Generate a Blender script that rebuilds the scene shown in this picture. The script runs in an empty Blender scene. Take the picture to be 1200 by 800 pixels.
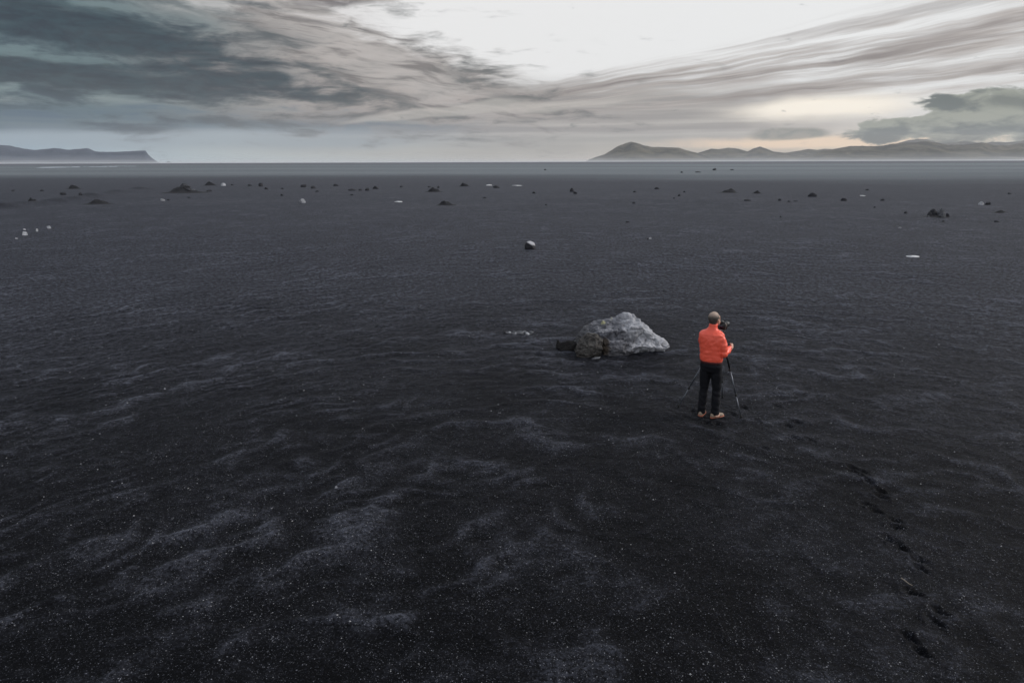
import bpy, bmesh, math, random
import numpy as np
from mathutils import Vector, Matrix, noise as mnoise

R = math.radians
scene = bpy.context.scene
COL = scene.collection
random.seed(7)
rng = np.random.default_rng(11)

# ------------------------------------------------------------------ camera
CAM_H = 4.15
PITCH = R(14.75)
ROLL = R(-0.18)
FPX = 800.0                                   # focal length in photo pixels (1200 wide)
cam_d = bpy.data.cameras.new("camera")
cam_d.lens = 24.0
cam_d.sensor_width = 36.0
cam_d.clip_start = 0.1
cam_d.clip_end = 60000
cam = bpy.data.objects.new("camera", cam_d)
COL.objects.link(cam)
cam.matrix_world = (Matrix.Translation((0, 0, CAM_H)) @ Matrix.Rotation(R(90) - PITCH, 4, 'X')
                    @ Matrix.Rotation(ROLL, 4, 'Z'))
scene.camera = cam
CAM_M = cam.matrix_world.to_3x3()


def ray(px, py):
    v = Vector(((px - 600) / FPX, (400 - py) / FPX, -1.0))
    return (CAM_M @ v).normalized()


def G(px, py, z=0.0):
    """survey: where the sight line meets the plain"""
    d = ray(px, py)
    t = (z - CAM_H) / d.z
    return Vector((d.x * t, d.y * t, z))


def AE(px, py):
    d = ray(px, py)
    return math.degrees(math.atan2(d.x, d.y)), math.degrees(math.asin(d.z))


def mpp(p):
    """metres per photo pixel at a place"""
    v = CAM_M.inverted() @ (p - Vector((0, 0, CAM_H)))
    return -v.z / FPX


# ------------------------------------------------------------------ helpers
def lin(c):
    return tuple(((x / 255) / 12.92 if x / 255 <= .04045 else ((x / 255 + .055) / 1.055) ** 2.4) for x in c)


def tag(o, label=None, cat=None, group=None, kind=None):
    if label: o["label"] = label
    if cat: o["category"] = cat
    if group: o["group"] = group
    if kind: o["kind"] = kind
    return o


def link(name, me, mat=None, parent=None, loc=None, smooth=True):
    o = bpy.data.objects.new(name, me)
    COL.objects.link(o)
    if mat: me.materials.append(mat)
    if parent: o.parent = parent
    if loc is not None: o.location = loc
    if smooth and len(me.polygons):
        me.polygons.foreach_set("use_smooth", np.ones(len(me.polygons), dtype=bool))
    return o


def bm_link(name, bm, mat=None, parent=None, loc=None, smooth=True):
    me = bpy.data.meshes.new(name)
    bm.normal_update()
    bm.to_mesh(me)
    bm.free()
    return link(name, me, mat, parent, loc, smooth)


def empty(name, loc, rz=0):
    o = bpy.data.objects.new(name, None)
    COL.objects.link(o)
    o.location = loc
    o.rotation_euler = (0, 0, rz)
    o.empty_display_size = .2
    return o


# numpy gradient noise in the plane
_perm = rng.permutation(4096).astype(np.int64)
_ga = rng.random(4096) * 2 * np.pi


def pnoise(x, y, seed=0):
    xi = np.floor(x).astype(np.int64); yi = np.floor(y).astype(np.int64)
    xf = x - xi; yf = y - yi
    u = xf * xf * xf * (xf * (xf * 6 - 15) + 10)
    v = yf * yf * yf * (yf * (yf * 6 - 15) + 10)

    def g(ix, iy, dx, dy):
        h = _perm[(_perm[(ix + seed * 131) & 4095] + iy) & 4095]
        a = _ga[h]
        return np.cos(a) * dx + np.sin(a) * dy
    n00 = g(xi, yi, xf, yf); n10 = g(xi + 1, yi, xf - 1, yf)
    n01 = g(xi, yi + 1, xf, yf - 1); n11 = g(xi + 1, yi + 1, xf - 1, yf - 1)
    return ((n00 * (1 - u) + n10 * u) * (1 - v) + (n01 * (1 - u) + n11 * u) * v) * 1.5


def sstep(a, b, x):
    t = np.clip((x - a) / (b - a), 0, 1)
    return t * t * (3 - 2 * t)


# ------------------------------------------------------------------ node helper
class NB:
    def __init__(self, tree):
        self.t = tree

    def node(self, kind, **kw):
        n = self.t.nodes.new(kind)
        for k, v in kw.items():
            setattr(n, k, v)
        return n

    def put(self, sock, v):
        if isinstance(v, S): self.t.links.new(v.s, sock)
        elif isinstance(v, bpy.types.NodeSocket): self.t.links.new(v, sock)
        elif v is not None: sock.default_value = v

    def math(self, op, a, b=None, c=None, clamp=False):
        n = self.node("ShaderNodeMath", operation=op, use_clamp=clamp)
        self.put(n.inputs[0], a)
        if b is not None: self.put(n.inputs[1], b)
        if c is not None: self.put(n.inputs[2], c)
        return S(self, n.outputs[0])

    def xyz(self, x, y, z):
        n = self.node("ShaderNodeCombineXYZ")
        for i, v in enumerate((x, y, z)): self.put(n.inputs[i], v)
        return n.outputs[0]

    def noise(self, vec, scale=1.0, detail=4, rough=.5, dist=0.0, dims='3D'):
        n = self.node("ShaderNodeTexNoise", noise_dimensions=dims)
        self.put(n.inputs['Vector'], vec)
        n.inputs['Scale'].default_value = scale
        n.inputs['Detail'].default_value = detail
        n.inputs['Roughness'].default_value = rough
        n.inputs['Distortion'].default_value = dist
        return S(self, n.outputs[0])

    def ss(self, lo, hi, x, a=0.0, b=1.0):
        n = self.node("ShaderNodeMapRange", interpolation_type='SMOOTHSTEP')
        self.put(n.inputs[0], x)
        n.inputs[1].default_value = lo; n.inputs[2].default_value = hi
        n.inputs[3].default_value = a; n.inputs[4].default_value = b
        return S(self, n.outputs[0])

    def mix(self, f, a, b):
        n = self.node("ShaderNodeMix", data_type='RGBA')
        n.clamp_factor = True
        self.put(n.inputs[0], f)
        for i, v in ((6, a), (7, b)):
            if isinstance(v, tuple): n.inputs[i].default_value = (*v[:3], 1)
            else: self.put(n.inputs[i], v)
        return n.outputs[2]

    def ramp(self, f, stops):
        n = self.node("ShaderNodeValToRGB")
        e = n.color_ramp.elements
        while len(e) > 1: e.remove(e[-1])
        e[0].position = stops[0][0]; e[0].color = (*stops[0][1], 1)
        for p, c in stops[1:]:
            k = e.new(p); k.color = (*c, 1)
        self.put(n.inputs[0], f)
        return n.outputs[0]

    def voronoi(self, vec, scale, feature='F1', rand=1.0):
        n = self.node("ShaderNodeTexVoronoi", feature=feature)
        self.put(n.inputs['Vector'], vec)
        n.inputs['Scale'].default_value = scale
        n.inputs['Randomness'].default_value = rand
        return n


class S:
    def __init__(self, nb, s): self.nb = nb; self.s = s
    def __add__(self, o): return self.nb.math('ADD', self, o)
    __radd__ = __add__
    def __mul__(self, o): return self.nb.math('MULTIPLY', self, o)
    __rmul__ = __mul__
    def __sub__(self, o): return self.nb.math('SUBTRACT', self, o)
    def __rsub__(self, o): return self.nb.math('SUBTRACT', o, self)
    def __truediv__(self, o): return self.nb.math('DIVIDE', self, o)
    def clamp(self): return self.nb.math('MULTIPLY', self, 1.0, clamp=True)


def material(name):
    m = bpy.data.materials.new(name)
    m.use_nodes = True
    nt = m.node_tree
    return m, NB(nt), nt.nodes["Principled BSDF"]


def simple(name, col, rough=.6, metal=0.0, var=.15, scale=20, bump=0.0, bscale=60, spec=.5):
    m, nb, p = material(name)
    tc = nb.node("ShaderNodeTexCoord").outputs['Object']
    n = nb.noise(tc, scale, 4, .6)
    a = tuple(c * (1 - var) for c in col); b = tuple(min(1, c * (1 + var)) for c in col)
    nb.put(p.inputs['Base Color'], nb.mix(n, a, b))
    p.inputs['Roughness'].default_value = rough
    p.inputs['Metallic'].default_value = metal
    p.inputs['Specular IOR Level'].default_value = spec
    if bump:
        bn = nb.node("ShaderNodeBump")
        bn.inputs['Strength'].default_value = bump
        bn.inputs['Distance'].default_value = .01
        nb.put(bn.inputs['Height'], nb.noise(tc, bscale, 4, .6))
        nb.put(p.inputs['Normal'], bn.outputs[0])
    return m


# ------------------------------------------------------------------ sky and light
SUN_AZ = R(78)           # to the right of straight ahead (+Y)
SUN_EL = R(34)
SUN_DIR = Vector((math.sin(SUN_AZ) * math.cos(SUN_EL), math.cos(SUN_AZ) * math.cos(SUN_EL), math.sin(SUN_EL)))

world = bpy.data.worlds.new("World")
scene.world = world
world.use_nodes = True
nt = world.node_tree
nb = NB(nt)
bg = nt.nodes['Background']
BG = 0.1
bg.inputs[1].default_value = BG

dirv = nb.node("ShaderNodeTexCoord").outputs['Generated']
sep = nb.node("ShaderNodeSeparateXYZ"); nb.put(sep.inputs[0], dirv)
X, Y, Z = (S(nb, sep.outputs[i]) for i in range(3))
az = nb.math('ARCTAN2', X, Y) * 57.29578
el = nb.math('ARCSINE', Z) * 57.29578
# gentle warp so nothing has a ruled edge
w1 = nb.noise(nb.xyz(az * .16, el * .5, 3.0), 1, 2, .55) - .5
w2 = nb.noise(nb.xyz(az * .16, el * .5, 9.0), 1, 2, .55) - .5
azw = az + w1 * 4.0
elw = el + w2 * 1.0
elb = el / nb.math('MAXIMUM', nb.math('COSINE', az / 57.29578), .5)   # level bands


def skycol(c):
    return tuple(v / BG for v in lin(c))


def blob(px, py, rx, ry, rot=0.0, soft=1.0, ax=None, ey=None):
    cx, cy = AE(px, py)
    rx *= .068; ry *= .068
    dx = (ax or azw) - cx; dy = (ey or elw) - cy
    c, s = math.cos(R(rot)), math.sin(R(rot))
    u = (dx * c + dy * s) / rx
    v = (dy * c - dx * s) / ry
    q = (u * u + v * v) * soft
    return nb.math('EXPONENT', q * -1.0)


def band(py0, py1, soft_px=8, e=None):
    _, e0 = AE(600, py0); _, e1 = AE(600, py1)     # py0 upper edge, py1 lower edge
    s = soft_px * .068
    e = e or elb
    return nb.ss(e1 - s, e1 + s, e) * nb.ss(e0 - s, e0 + s, e, 1.0, 0.0)


def azr(px): return AE(px, 120)[0]


def azn(px): return (azr(px) + 180) / 360


azf = (az + 180) / 360
hor = nb.ramp(azf, [(0, skycol((232, 233, 236))[:3]), (azn(-300), skycol((140, 160, 172))), (azn(0), skycol((146, 172, 188))),  # end stops: unseen sky behind, brightened to light the jacket's back
                    (azn(260), skycol((178, 190, 192))), (azn(560), skycol((188, 184, 176))), (azn(900), skycol((222, 200, 174))),
                    (azn(1050), skycol((226, 206, 180))), (azn(1200), skycol((170, 184, 176))), (azn(1600), skycol((165, 175, 175))), (1, skycol((232, 233, 236)))])
upp = nb.ramp(azf, [(0, skycol((240, 241, 244))), (azn(-200), skycol((140, 150, 155))), (azn(100), skycol((165, 170, 170))), (azn(330), skycol((214, 210, 208))),
                    (azn(480), skycol((240, 239, 238))), (azn(1000), skycol((239, 239, 238))), (azn(1400), skycol((225, 225, 224))), (1, skycol((240, 241, 244)))])
ELV = nb.ss(0.3, 4.2, el + w2 * 1.0)
col = nb.mix(ELV, hor, upp)

# stretched noises
nA = nb.noise(nb.xyz(azw * .10, elw * .55, 1.0), 1, 3, .62)
nB = nb.noise(nb.xyz(azw * .20, elw * .95, 5.0), 1, 5, .6)
nC = nb.noise(nb.xyz(azw * .7, elw * 2.2, 12.0), 1, 3, .6)
nH = nb.noise(nb.xyz(az * .05, el * 2.2, 21.0), 1, 2, .55)

# the fan of streaked cloud on the right: polar about its vanishing point low on the left
ox, oy = AE(300, 152)
fx = az - ox; fy = el - oy + w2 * .25
th = nb.math('ARCTAN2', fy, fx) * 57.29578
rr = nb.math('SQRT', fx * fx + fy * fy)
thw = th + w2 * .6
fan = nb.noise(nb.xyz(thw * .95, rr * .05, 2.0), 1, 4, .6)
fanf = nb.noise(nb.xyz(thw * 2.6, rr * .10, 8.0), 1, 4, .6)


def over(c, mask, a, b=None, f=None):
    cc = skycol(a) if b is None else nb.mix(f, skycol(a), skycol(b))
    return nb.mix(mask, c, cc)


# grey-beige veil low in the middle (x 420..950, y 110..180)
veil = (blob(650, 138, 330, 36, 0, .9) * 1.15 + (nA - .5) * .7)
col = over(col, nb.ss(.12, .75, veil) * .93, (140, 134, 130), (176, 170, 163), nb.ss(.35, .75, nH))
veil2 = blob(640, 172, 420, 16, 0, .8, az, el)
col = over(col, nb.ss(.2, .9, veil2) * .55, (170, 168, 160))
# streaked fan
edge = nb.ss(7.6, 9.9, th + (fanf - .5) * 4.0 + w1 * 1.2, 1.0, 0.0) * nb.ss(1.4, 3.6, th + (fanf - .5) * 2.0)
start = nb.ss(9, 22, fx)
dens = fan * .7 + fanf * .45
fmask = edge * start * nb.ss(.43, .68, dens)
col = over(col, fmask * .95, (140, 129, 124), (184, 175, 169), nb.ss(.36, .66, fanf))
fan_dark = edge * start * nb.ss(.60, .76, dens)
col = over(col, fan_dark * .65, (98, 87, 83))
# glow under the fan
glow = blob(960, 127, 105, 14, 2.5, 1.0, az + w1 * 2.0, el + w2 * .7)
col = over(col, nb.ss(.15, .9, glow + (nB - .5) * .25), (262, 252, 236))
glow2 = blob(985, 166, 200, 8, 0, 1.0, az, el + w2 * .5)
col = over(col, nb.ss(.2, .9, glow2 + (nC - .5) * .3) * .9, (252, 221, 187))

# pale background of the left, then its bands
lb = nb.ss(azr(360), azr(640), az + w1 * 10, 1.0, 0.0)
bandB = band(117, 153, 6, elb + w2 * .7) * lb
col = over(col, (bandB * nb.ss(.1, .4, nA + .1)) * .97, (58, 86, 106), (86, 106, 116), nb.ss(.3, .7, nH))
bandG = band(150, 173, 7, elb + w2 * .5) * lb
col = over(col, bandG * .6, (134, 152, 163))
bandL = band(99, 118, 5, elb + w2 * 1.0) * nb.ss(azr(420), azr(660), az + w1 * 8, 1.0, 0.0)
col = over(col, bandL * .85, (128, 142, 142), (160, 164, 160), nb.ss(.35, .65, nB))
# big dark teal mass upper left, torn to the right
mass = (blob(40, 40, 320, 48, -5, .5) * 1.3 + blob(330, 82, 220, 20, -7, .8) * .75 + (nB - .5) * 1.5 + (nA - .5) * .6)
mm = nb.ss(.25, .72, mass)
massc = nb.mix(nb.ss(azr(60), azr(440), az + w1 * 12), nb.mix(nb.ss(.40, .62, nB), skycol((96, 118, 121)), skycol((36, 60, 72))),
               nb.mix(nb.ss(.40, .62, nB), skycol((170, 160, 154)), skycol((96, 96, 93))))
col = nb.mix(mm * .97, col, massc)
deep = (blob(40, 86, 240, 15, -2, .8) + blob(60, 24, 210, 20, -8, .8) + (nB - .5) * 1.3 + (nC - .5) * .3)
col = over(col, nb.ss(.18, .75, deep) * .88, (2, 20, 34), (26, 50, 58), nb.ss(.35, .65, nC))
# torn wisps from the mass toward the bright gap
wn = nb.noise(nb.xyz(azw * .20 + elw * .30, elw * 1.5 + azw * .16, 31.0), 1, 4, .62)
wis = blob(440, 70, 165, 30, -22, .7) * 1.0 + (wn - .5) * 1.9
col = over(col, nb.ss(.32, .85, wis) * .85, (186, 179, 174), (112, 106, 102), nb.ss(.45, .68, wn))
# dark strip along the top at x 330..470
top = blob(400, -4, 80, 12, 4, .9) + (nC - .5) * .5
col = over(col, nb.ss(.35, .8, top) * .85, (104, 96, 94), (150, 144, 142), nb.ss(.4, .65, nC))
# pale curved wisps mid left
pw = blob(640, 124, 150, 6, 4, .9) + blob(500, 132, 120, 5, 8, .9) * .8 + (nB - .5) * .5
col = over(col, nb.ss(.35, .85, pw) * .55, (196, 190, 182))
# small teal clouds on the right
cum = nb.noise(nb.xyz(azw * .30, elw * .85, 40.0), 1, 5, .58)
tc1 = blob(924, 157, 52, 8, 0, .9, az + w1 * 1.2, el + w2 * .5) + (cum - .5) * .55
col = over(col, nb.ss(.4, .75, tc1) * .85, (98, 104, 94), (134, 130, 118), nb.ss(.4, .6, nC))
tc2 = (blob(1060, 146, 58, 11, 3, .8) + blob(1165, 152, 80, 17, 0, .8) + blob(1205, 120, 36, 12, 6, .8)
       + blob(1125, 116, 40, 9, 3, .9) * .7 + (cum - .5) * 2.3 + (nC - .5) * .7)
col = over(col, nb.ss(.38, .72, tc2) * .95, (142, 146, 132), (60, 74, 71), nb.ss(.42, .62, cum))
tc3 = blob(1190, 120, 34, 12, 0, .8) + (cum - .5) * .8
col = over(col, nb.ss(.5, .9, tc3) * .7, (58, 70, 67))
# wisps at the top right corner
tr = blob(1150, 0, 120, 6, 3, 1.0) + (fanf - .5) * .6
col = over(col, nb.ss(.4, .8, tr) * .5, (170, 166, 164))
# cap cloud over the peak
cap = blob(755, 163, 24, 5, -4, 1.0, az, el) + (nC - .5) * .3
col = over(col, nb.ss(.35, .9, cap) * .4, (160, 158, 150))
# even bright overcast overhead and behind
ovn = nb.noise(nb.xyz(X * 1.6, Y * 1.6, Z * 3.0), 1, 2, .6)
OV = nb.ss(12.5, 26, el)
ovc = nb.mix(nb.ss(.35, .65, ovn), tuple(v / BG for v in (.46, .50, .58)), tuple(v / BG for v in (.78, .81, .88)))
col = nb.mix(OV, col, ovc)
# clear sky glimpsed through the cloud
skyt = nb.node("ShaderNodeTexSky", sky_type='NISHITA')
skyt.sun_disc = False
skyt.sun_elevation = SUN_EL
skyt.sun_rotation = SUN_AZ
skyt.air_density = 1.0; skyt.dust_density = 2.0
final = nb.mix(.06, col, skyt.outputs[0])
nb.put(bg.inputs[0], final)

sun_d = bpy.data.lights.new("sun", 'SUN')
sun_d.energy = 2.2
sun_d.angle = R(22)
sun_d.color = (1.0, .965, .93)
sun = bpy.data.objects.new("sun", sun_d)
COL.objects.link(sun)
sun.location = (0, 0, 60)
sun.rotation_euler = (-SUN_DIR).to_track_quat('-Z', 'Y').to_euler()

scene.view_settings.view_transform = 'Standard'
scene.view_settings.look = 'None'
scene.view_settings.exposure = 0
scene.view_settings.gamma = 1
scene.view_settings.use_curve_mapping = False
scene.cycles.volume_bounces = 2
scene.cycles.max_bounces = 4
scene.cycles.use_adaptive_sampling = True
scene.cycles.adaptive_threshold = .015
world.cycles.sampling_method = 'MANUAL'
world.cycles.sample_map_resolution = 256
scene.cycles.use_denoising = True
scene.cycles.denoiser = 'OPENIMAGEDENOISE'
scene.cycles.denoising_prefilter = 'ACCURATE'

# ------------------------------------------------------------------ ground relief
foot_px = [(913, 477), (925, 500), (936, 497), (951, 518), (931, 514), (898, 527), (1000, 549), (1001, 554), (1011, 553),
           (1012, 560), (1020, 567), (1035, 577), (1034, 583), (1018, 591), (1028, 599), (1052, 610), (1053, 618),
           (1041, 629), (1045, 633), (1057, 641), (1081, 656), (1079, 665), (1069, 692), (1100, 713), (1096, 725),
           (1069, 746), (1083, 762), (842, 497), (826, 496), (858, 486), (872, 478), (812, 483), (888, 494)]
foot = []
for i, (a, b) in enumerate(foot_px):
    p = G(a, b)
    ang = math.radians(random.uniform(118, 142)) if i < 27 else random.uniform(0, 3.1)
    foot.append((p.x, p.y, ang))
bank_pts = [G(-60, 246), G(0, 243.5), G(30, 240), G(60, 237.5), G(95, 232.5), G(125, 228), G(165, 222)]


def ripple(x, y):
    """low wind ridges; returns height and how far up a crest"""
    r = np.hypot(x, y)
    a = .75 * np.sqrt(x * x + 16.0) - .32 * x
    wx = pnoise(x * .15, y * .15, 1) * 1.3 + pnoise(x * .50, y * .50, 2) * .62 + pnoise(x * 1.3, y * 1.3, 12) * .26 + pnoise(x * 3.3, y * 3.3, 13) * .12
    ph = (y + a) * .80 + wx * 1.1
    t = ph - np.floor(ph)
    rid = np.clip(np.where(t < .64, t / .64, (1 - t) / .36), 0, 1) ** 2.0
    ph2 = (y * .8 + a * 1.1) * 2.1 + pnoise(x * .6, y * .6, 3) * 1.3 + pnoise(x * 1.7, y * 1.7, 6) * .6
    t2 = ph2 - np.floor(ph2)
    rid2 = np.where(t2 < .6, t2 / .6, (1 - t2) / .4) ** 1.5
    brk = np.clip(.42 + pnoise(x * .8, y * .8, 14) * 1.7 + pnoise(x * 2.4, y * 2.4, 17) * .8, 0, 1)
    brk2 = np.clip(.42 + pnoise(x * 1.1, y * 1.1, 24) * 1.7 + pnoise(x * 3.4, y * 3.4, 27) * .8, 0, 1)
    amp = np.clip(.66 + pnoise(x * .24, y * .24, 4) * .9, 0.15, 1.0)
    amp2 = np.clip(.62 + pnoise(x * .33, y * .33, 5) * 1.0, 0.1, 1)
    crest = rid * amp * .70 * (.15 + .85 * brk) + rid2 * amp2 * .55 * (.12 + .88 * brk2)
    h = rid * amp * .048 * (.45 + .55 * brk) + rid2 * amp2 * .024 * (.4 + .6 * brk2)
    h = h + pnoise(x * .11, y * .11, 7) * .05 + pnoise(x * 2.4, y * 2.4, 8) * .010 + pnoise(x * 7, y * 7, 9) * .005
    f = 1 - sstep(40, 110, r)
    return h * f, crest * (1 - sstep(60, 160, r))


def relief(x, y):
    h, crest = ripple(x, y)
    dist = np.zeros_like(x)
    for fx_, fy_, an in foot:
        m = (np.abs(x - fx_) < .6) & (np.abs(y - fy_) < .6)
        if not m.any(): continue
        dx = x[m] - fx_; dy = y[m] - fy_
        u = dx * math.cos(an) + dy * math.sin(an)
        v = -dx * math.sin(an) + dy * math.cos(an)
        q = ((u + .02 * np.sin(v * 40 + fx_ * 5)) / .088) ** 2 + (v / (.040 + .012 * np.sign(u))) ** 2
        h[m] += -.036 * np.exp(-q ** 1.3) + .010 * np.exp(-((np.sqrt(q) - 1.5) / .35) ** 2) * (1 + .6 * np.sin(u * 31 + fx_ * 9))
        dist[m] = np.maximum(dist[m], .6 * np.exp(-(q / 2.0) ** 2))
    # trampled sand round the tripod
    p0 = (3.35, 10.85)
    d0 = np.hypot(x - p0[0], y - p0[1])
    tr = np.exp(-(d0 / .75) ** 2)
    h = h + tr * pnoise(x * 9, y * 9, 15) * .02
    # low bank on the left
    bk = np.zeros_like(x)
    far = (y > 50) & (y < 150) & (x < -25)
    if far.any():
        xx, yy = x[far], y[far]
        dmin = np.full(xx.shape, 1e9)
        for a_, b_ in zip(bank_pts[:-1], bank_pts[1:]):
            ax_, ay_, bx_, by_ = a_.x, a_.y, b_.x, b_.y
            t = np.clip(((xx - ax_) * (bx_ - ax_) + (yy - ay_) * (by_ - ay_)) / ((bx_ - ax_) ** 2 + (by_ - ay_) ** 2), 0, 1)
            dmin = np.minimum(dmin, np.hypot(xx - ax_ - t * (bx_ - ax_), yy - ay_ - t * (by_ - ay_)))
        e = np.exp(-(dmin / 1.5) ** 2) * (.75 + pnoise(xx * .2, yy * .2, 16) * .5)
        bk[far] = e
        h[far] += e * .5
    return h, crest, dist, bk


def hz(x, y):
    h, *_ = relief(np.array([float(x)]), np.array([float(y)]))
    return float(h[0])


def build_ground():
    front = np.arange(-52, 52.001, .1)
    rest = np.arange(56, 304.1, 4.0)
    ang = np.radians(np.concatenate([front, rest]))
    rs = [0.35, 1.0, 1.8, 2.6]
    r = 3.2
    while r < 10600:
        rs.append(r)
        r *= 1.0042 if r < 34 else (1.0065 if r < 220 else 1.03)
    rs = np.array(rs)
    A, Rr = np.meshgrid(ang, rs)
    xs = (np.sin(A) * Rr).ravel(); ys = (np.cos(A) * Rr).ravel()
    h, crest, dist, bk = relief(xs, ys)
    h = h * np.where(Rr.ravel() < 3.2, .4, 1)
    na, nr = len(ang), len(rs)
    co = np.stack([xs, ys, h], 1)
    idx = np.arange(nr * na).reshape(nr, na)
    i2 = np.roll(idx, -1, axis=1)
    q = np.stack([idx[:-1], idx[1:], i2[1:], i2[:-1]], -1).reshape(-1, 4)
    # centre cap
    co = np.vstack([co, [[0, 0, 0]]])
    c = len(co) - 1
    tri = np.stack([idx[0], i2[0], np.full(na, c)], -1)
    me = bpy.data.meshes.new("ground")
    nq, ntr = len(q), len(tri)
    me.vertices.add(len(co)); me.vertices.foreach_set("co", co.astype(np.float32).ravel())
    me.loops.add(nq * 4 + ntr * 3)
    me.loops.foreach_set("vertex_index", np.concatenate([q[:, ::-1].ravel(), tri[:, ::-1].ravel()]).astype(np.int32))
    me.polygons.add(nq + ntr)
    ls = np.concatenate([np.arange(nq) * 4, nq * 4 + np.arange(ntr) * 3]).astype(np.int32)
    me.polygons.foreach_set("loop_start", ls)
    me.update(calc_edges=True)
    for nm, v in (("crest", crest), ("scuff", dist), ("bank", bk)):
        at = me.attributes.new(nm, 'FLOAT', 'POINT')
        at.data.foreach_set("value", np.concatenate([v, [0]]).astype(np.float32))
    if me.polygons[0].normal.z < 0: me.flip_normals()
    return me


def sand_material():
    m, nb, p = material("black_volcanic_sand")
    tc = nb.node("ShaderNodeTexCoord").outputs['Object']
    sp = nb.node("ShaderNodeSeparateXYZ"); nb.put(sp.inputs[0], tc)
    x, y = S(nb, sp.outputs[0]), S(nb, sp.outputs[1])
    P = nb.xyz(x, y, 0.0)

    def attr(n):
        a = nb.node("ShaderNodeAttribute", attribute_name=n)
        return S(nb, a.outputs['Fac'])
    crest, scuff, bank = attr("crest"), attr("scuff"), attr("bank")
    # broad patches, ragged
    n1 = nb.noise(P, .45, 6, .6, .6)
    n2 = nb.noise(P, 3.0, 6, .68, .3)
    n3 = nb.noise(P, 22.0, 5, .75)
    n4 = nb.noise(P, 70.0, 3, .7)
    n5 = nb.noise(P, 7.5, 4, .7)
    # where pale pumice grains have gathered
    d0 = nb.math('SQRT', x * x + y * y)
    away = nb.ss(5.5, 26, d0 + (n1 - .5) * 6)  # distance ramp: near sand darkened, far sand brightened, as painted grazing light
    gath = nb.ss(-.03, .98, crest + (n2 - .5) * 1.0 + (n1 - .5) * .7)
    gath = gath * nb.ss(.25, .9, scuff, 1.0, .1) * (1.0 - away * .35) * nb.ss(.33, .62, n5, .45, 1.1)
    base = nb.mix(nb.ss(.3, .7, n1), (.0007, .0008, .0013), (.0016, .0018, .0027))
    base = nb.mix(away * .8, base, nb.mix(nb.ss(.38, .62, n5), (.0030, .0033, .0048), (.0165, .0172, .0225)))
    base = nb.mix(nb.ss(.54, .66, n3) * (away * .7 + .3), base, nb.mix(away, (.0085, .0095, .0155), (.041, .044, .060)))
    base = nb.mix(nb.ss(.34, .46, n3, 1.0, 0.0) * .8, base, (.0010, .0011, .0017))
    base = nb.mix(gath * nb.ss(.36, .62, n3) * (.8 - away * .25), base, (.054, .058, .074))
    for sc, thr, rad, colr, k in ((120.0, .83, .46, (.12, .125, .145), 1.0), (60.0, .885, .36, (.20, .205, .23), 1.0),
                                  (31.0, .935, .22, (.30, .30, .31), 1.0)):
        v = nb.voronoi(P, sc)
        sepc = nb.node("ShaderNodeSeparateColor"); nb.put(sepc.inputs[0], v.outputs['Color'])
        rnd = S(nb, sepc.outputs[0]); r2 = S(nb, sepc.outputs[1])
        m_ = nb.ss(thr - .05, thr + .05, rnd + gath * .16 + (n1 - .5) * .40)
        m_ = m_ * nb.ss(rad * .7, rad, S(nb, v.outputs['Distance']), 1, 0) * (r2 * r2 * .9 + .1) * k
        base = nb.mix(m_, base, colr)
    # pale flats: paler grey ground colour far out on the plain
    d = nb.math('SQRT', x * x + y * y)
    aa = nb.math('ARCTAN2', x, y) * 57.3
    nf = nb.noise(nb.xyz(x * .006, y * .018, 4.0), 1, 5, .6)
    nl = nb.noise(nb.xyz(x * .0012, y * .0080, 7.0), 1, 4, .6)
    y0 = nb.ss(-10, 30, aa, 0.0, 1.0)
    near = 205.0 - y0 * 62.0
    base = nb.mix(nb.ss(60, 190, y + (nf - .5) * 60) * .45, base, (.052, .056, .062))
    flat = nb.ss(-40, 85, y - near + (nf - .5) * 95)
    flat_col = nb.mix(nb.ss(.3, .7, nl), (.080, .094, .098), (.145, .162, .166))
    flat_col = nb.mix(nb.ss(700, 1500, y), flat_col, (.075, .080, .086))
    base = nb.mix(flat, base, flat_col)
    # mid-distance wash: faint streaks of paler grit, carrying painted brightening with distance
    ns = nb.noise(nb.xyz(x * .035, y * .11, 2.0), 1, 6, .65, .3)
    mid = nb.ss(22, 75, y)
    base = nb.mix(mid * nb.ss(.35, .72, ns) * .6 * (1.0 - flat), base, (.030, .031, .036))
    base = nb.mix(nb.ss(.35, .95, bank) * .75, base, (.003, .0032, .004))  # shadow line of the bank painted as darker sand
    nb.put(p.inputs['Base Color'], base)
    rough = nb.ss(.3, .7, n3, .60, .8)
    nb.put(p.inputs['Roughness'], rough)
    p.inputs['Specular IOR Level'].default_value = .06
    nb.put(p.inputs['Sheen Weight'], nb.ss(.42, .66, n3 + (n4 - .5) * .3 + (gath - .35) * .22 + away * .05 + (n5 - .5) * away * .75, .006, .235) * (away * .45 + .55))
    p.inputs['Sheen Roughness'].default_value = .42
    p.inputs['Sheen Tint'].default_value = (.74, .80, 1.0, 1)
    b1 = nb.node("ShaderNodeBump"); b1.inputs['Strength'].default_value = .75; b1.inputs['Distance'].default_value = .02
    nb.put(b1.inputs['Height'], n3 * .55 + n4 * .3)
    b2 = nb.node("ShaderNodeBump"); b2.inputs['Strength'].default_value = .5; b2.inputs['Distance'].default_value = .09
    nb.put(b2.inputs['Height'], n2)
    nb.put(b2.inputs['Normal'], b1.outputs[0])
    nb.put(p.inputs['Normal'], b2.outputs[0])
    return m


M_sand = sand_material()
ground = link("ground", build_ground(), M_sand)
tag(ground, "vast plain of rippled black volcanic sand with pale grit on its ridges", "ground", kind="structure")


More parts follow.
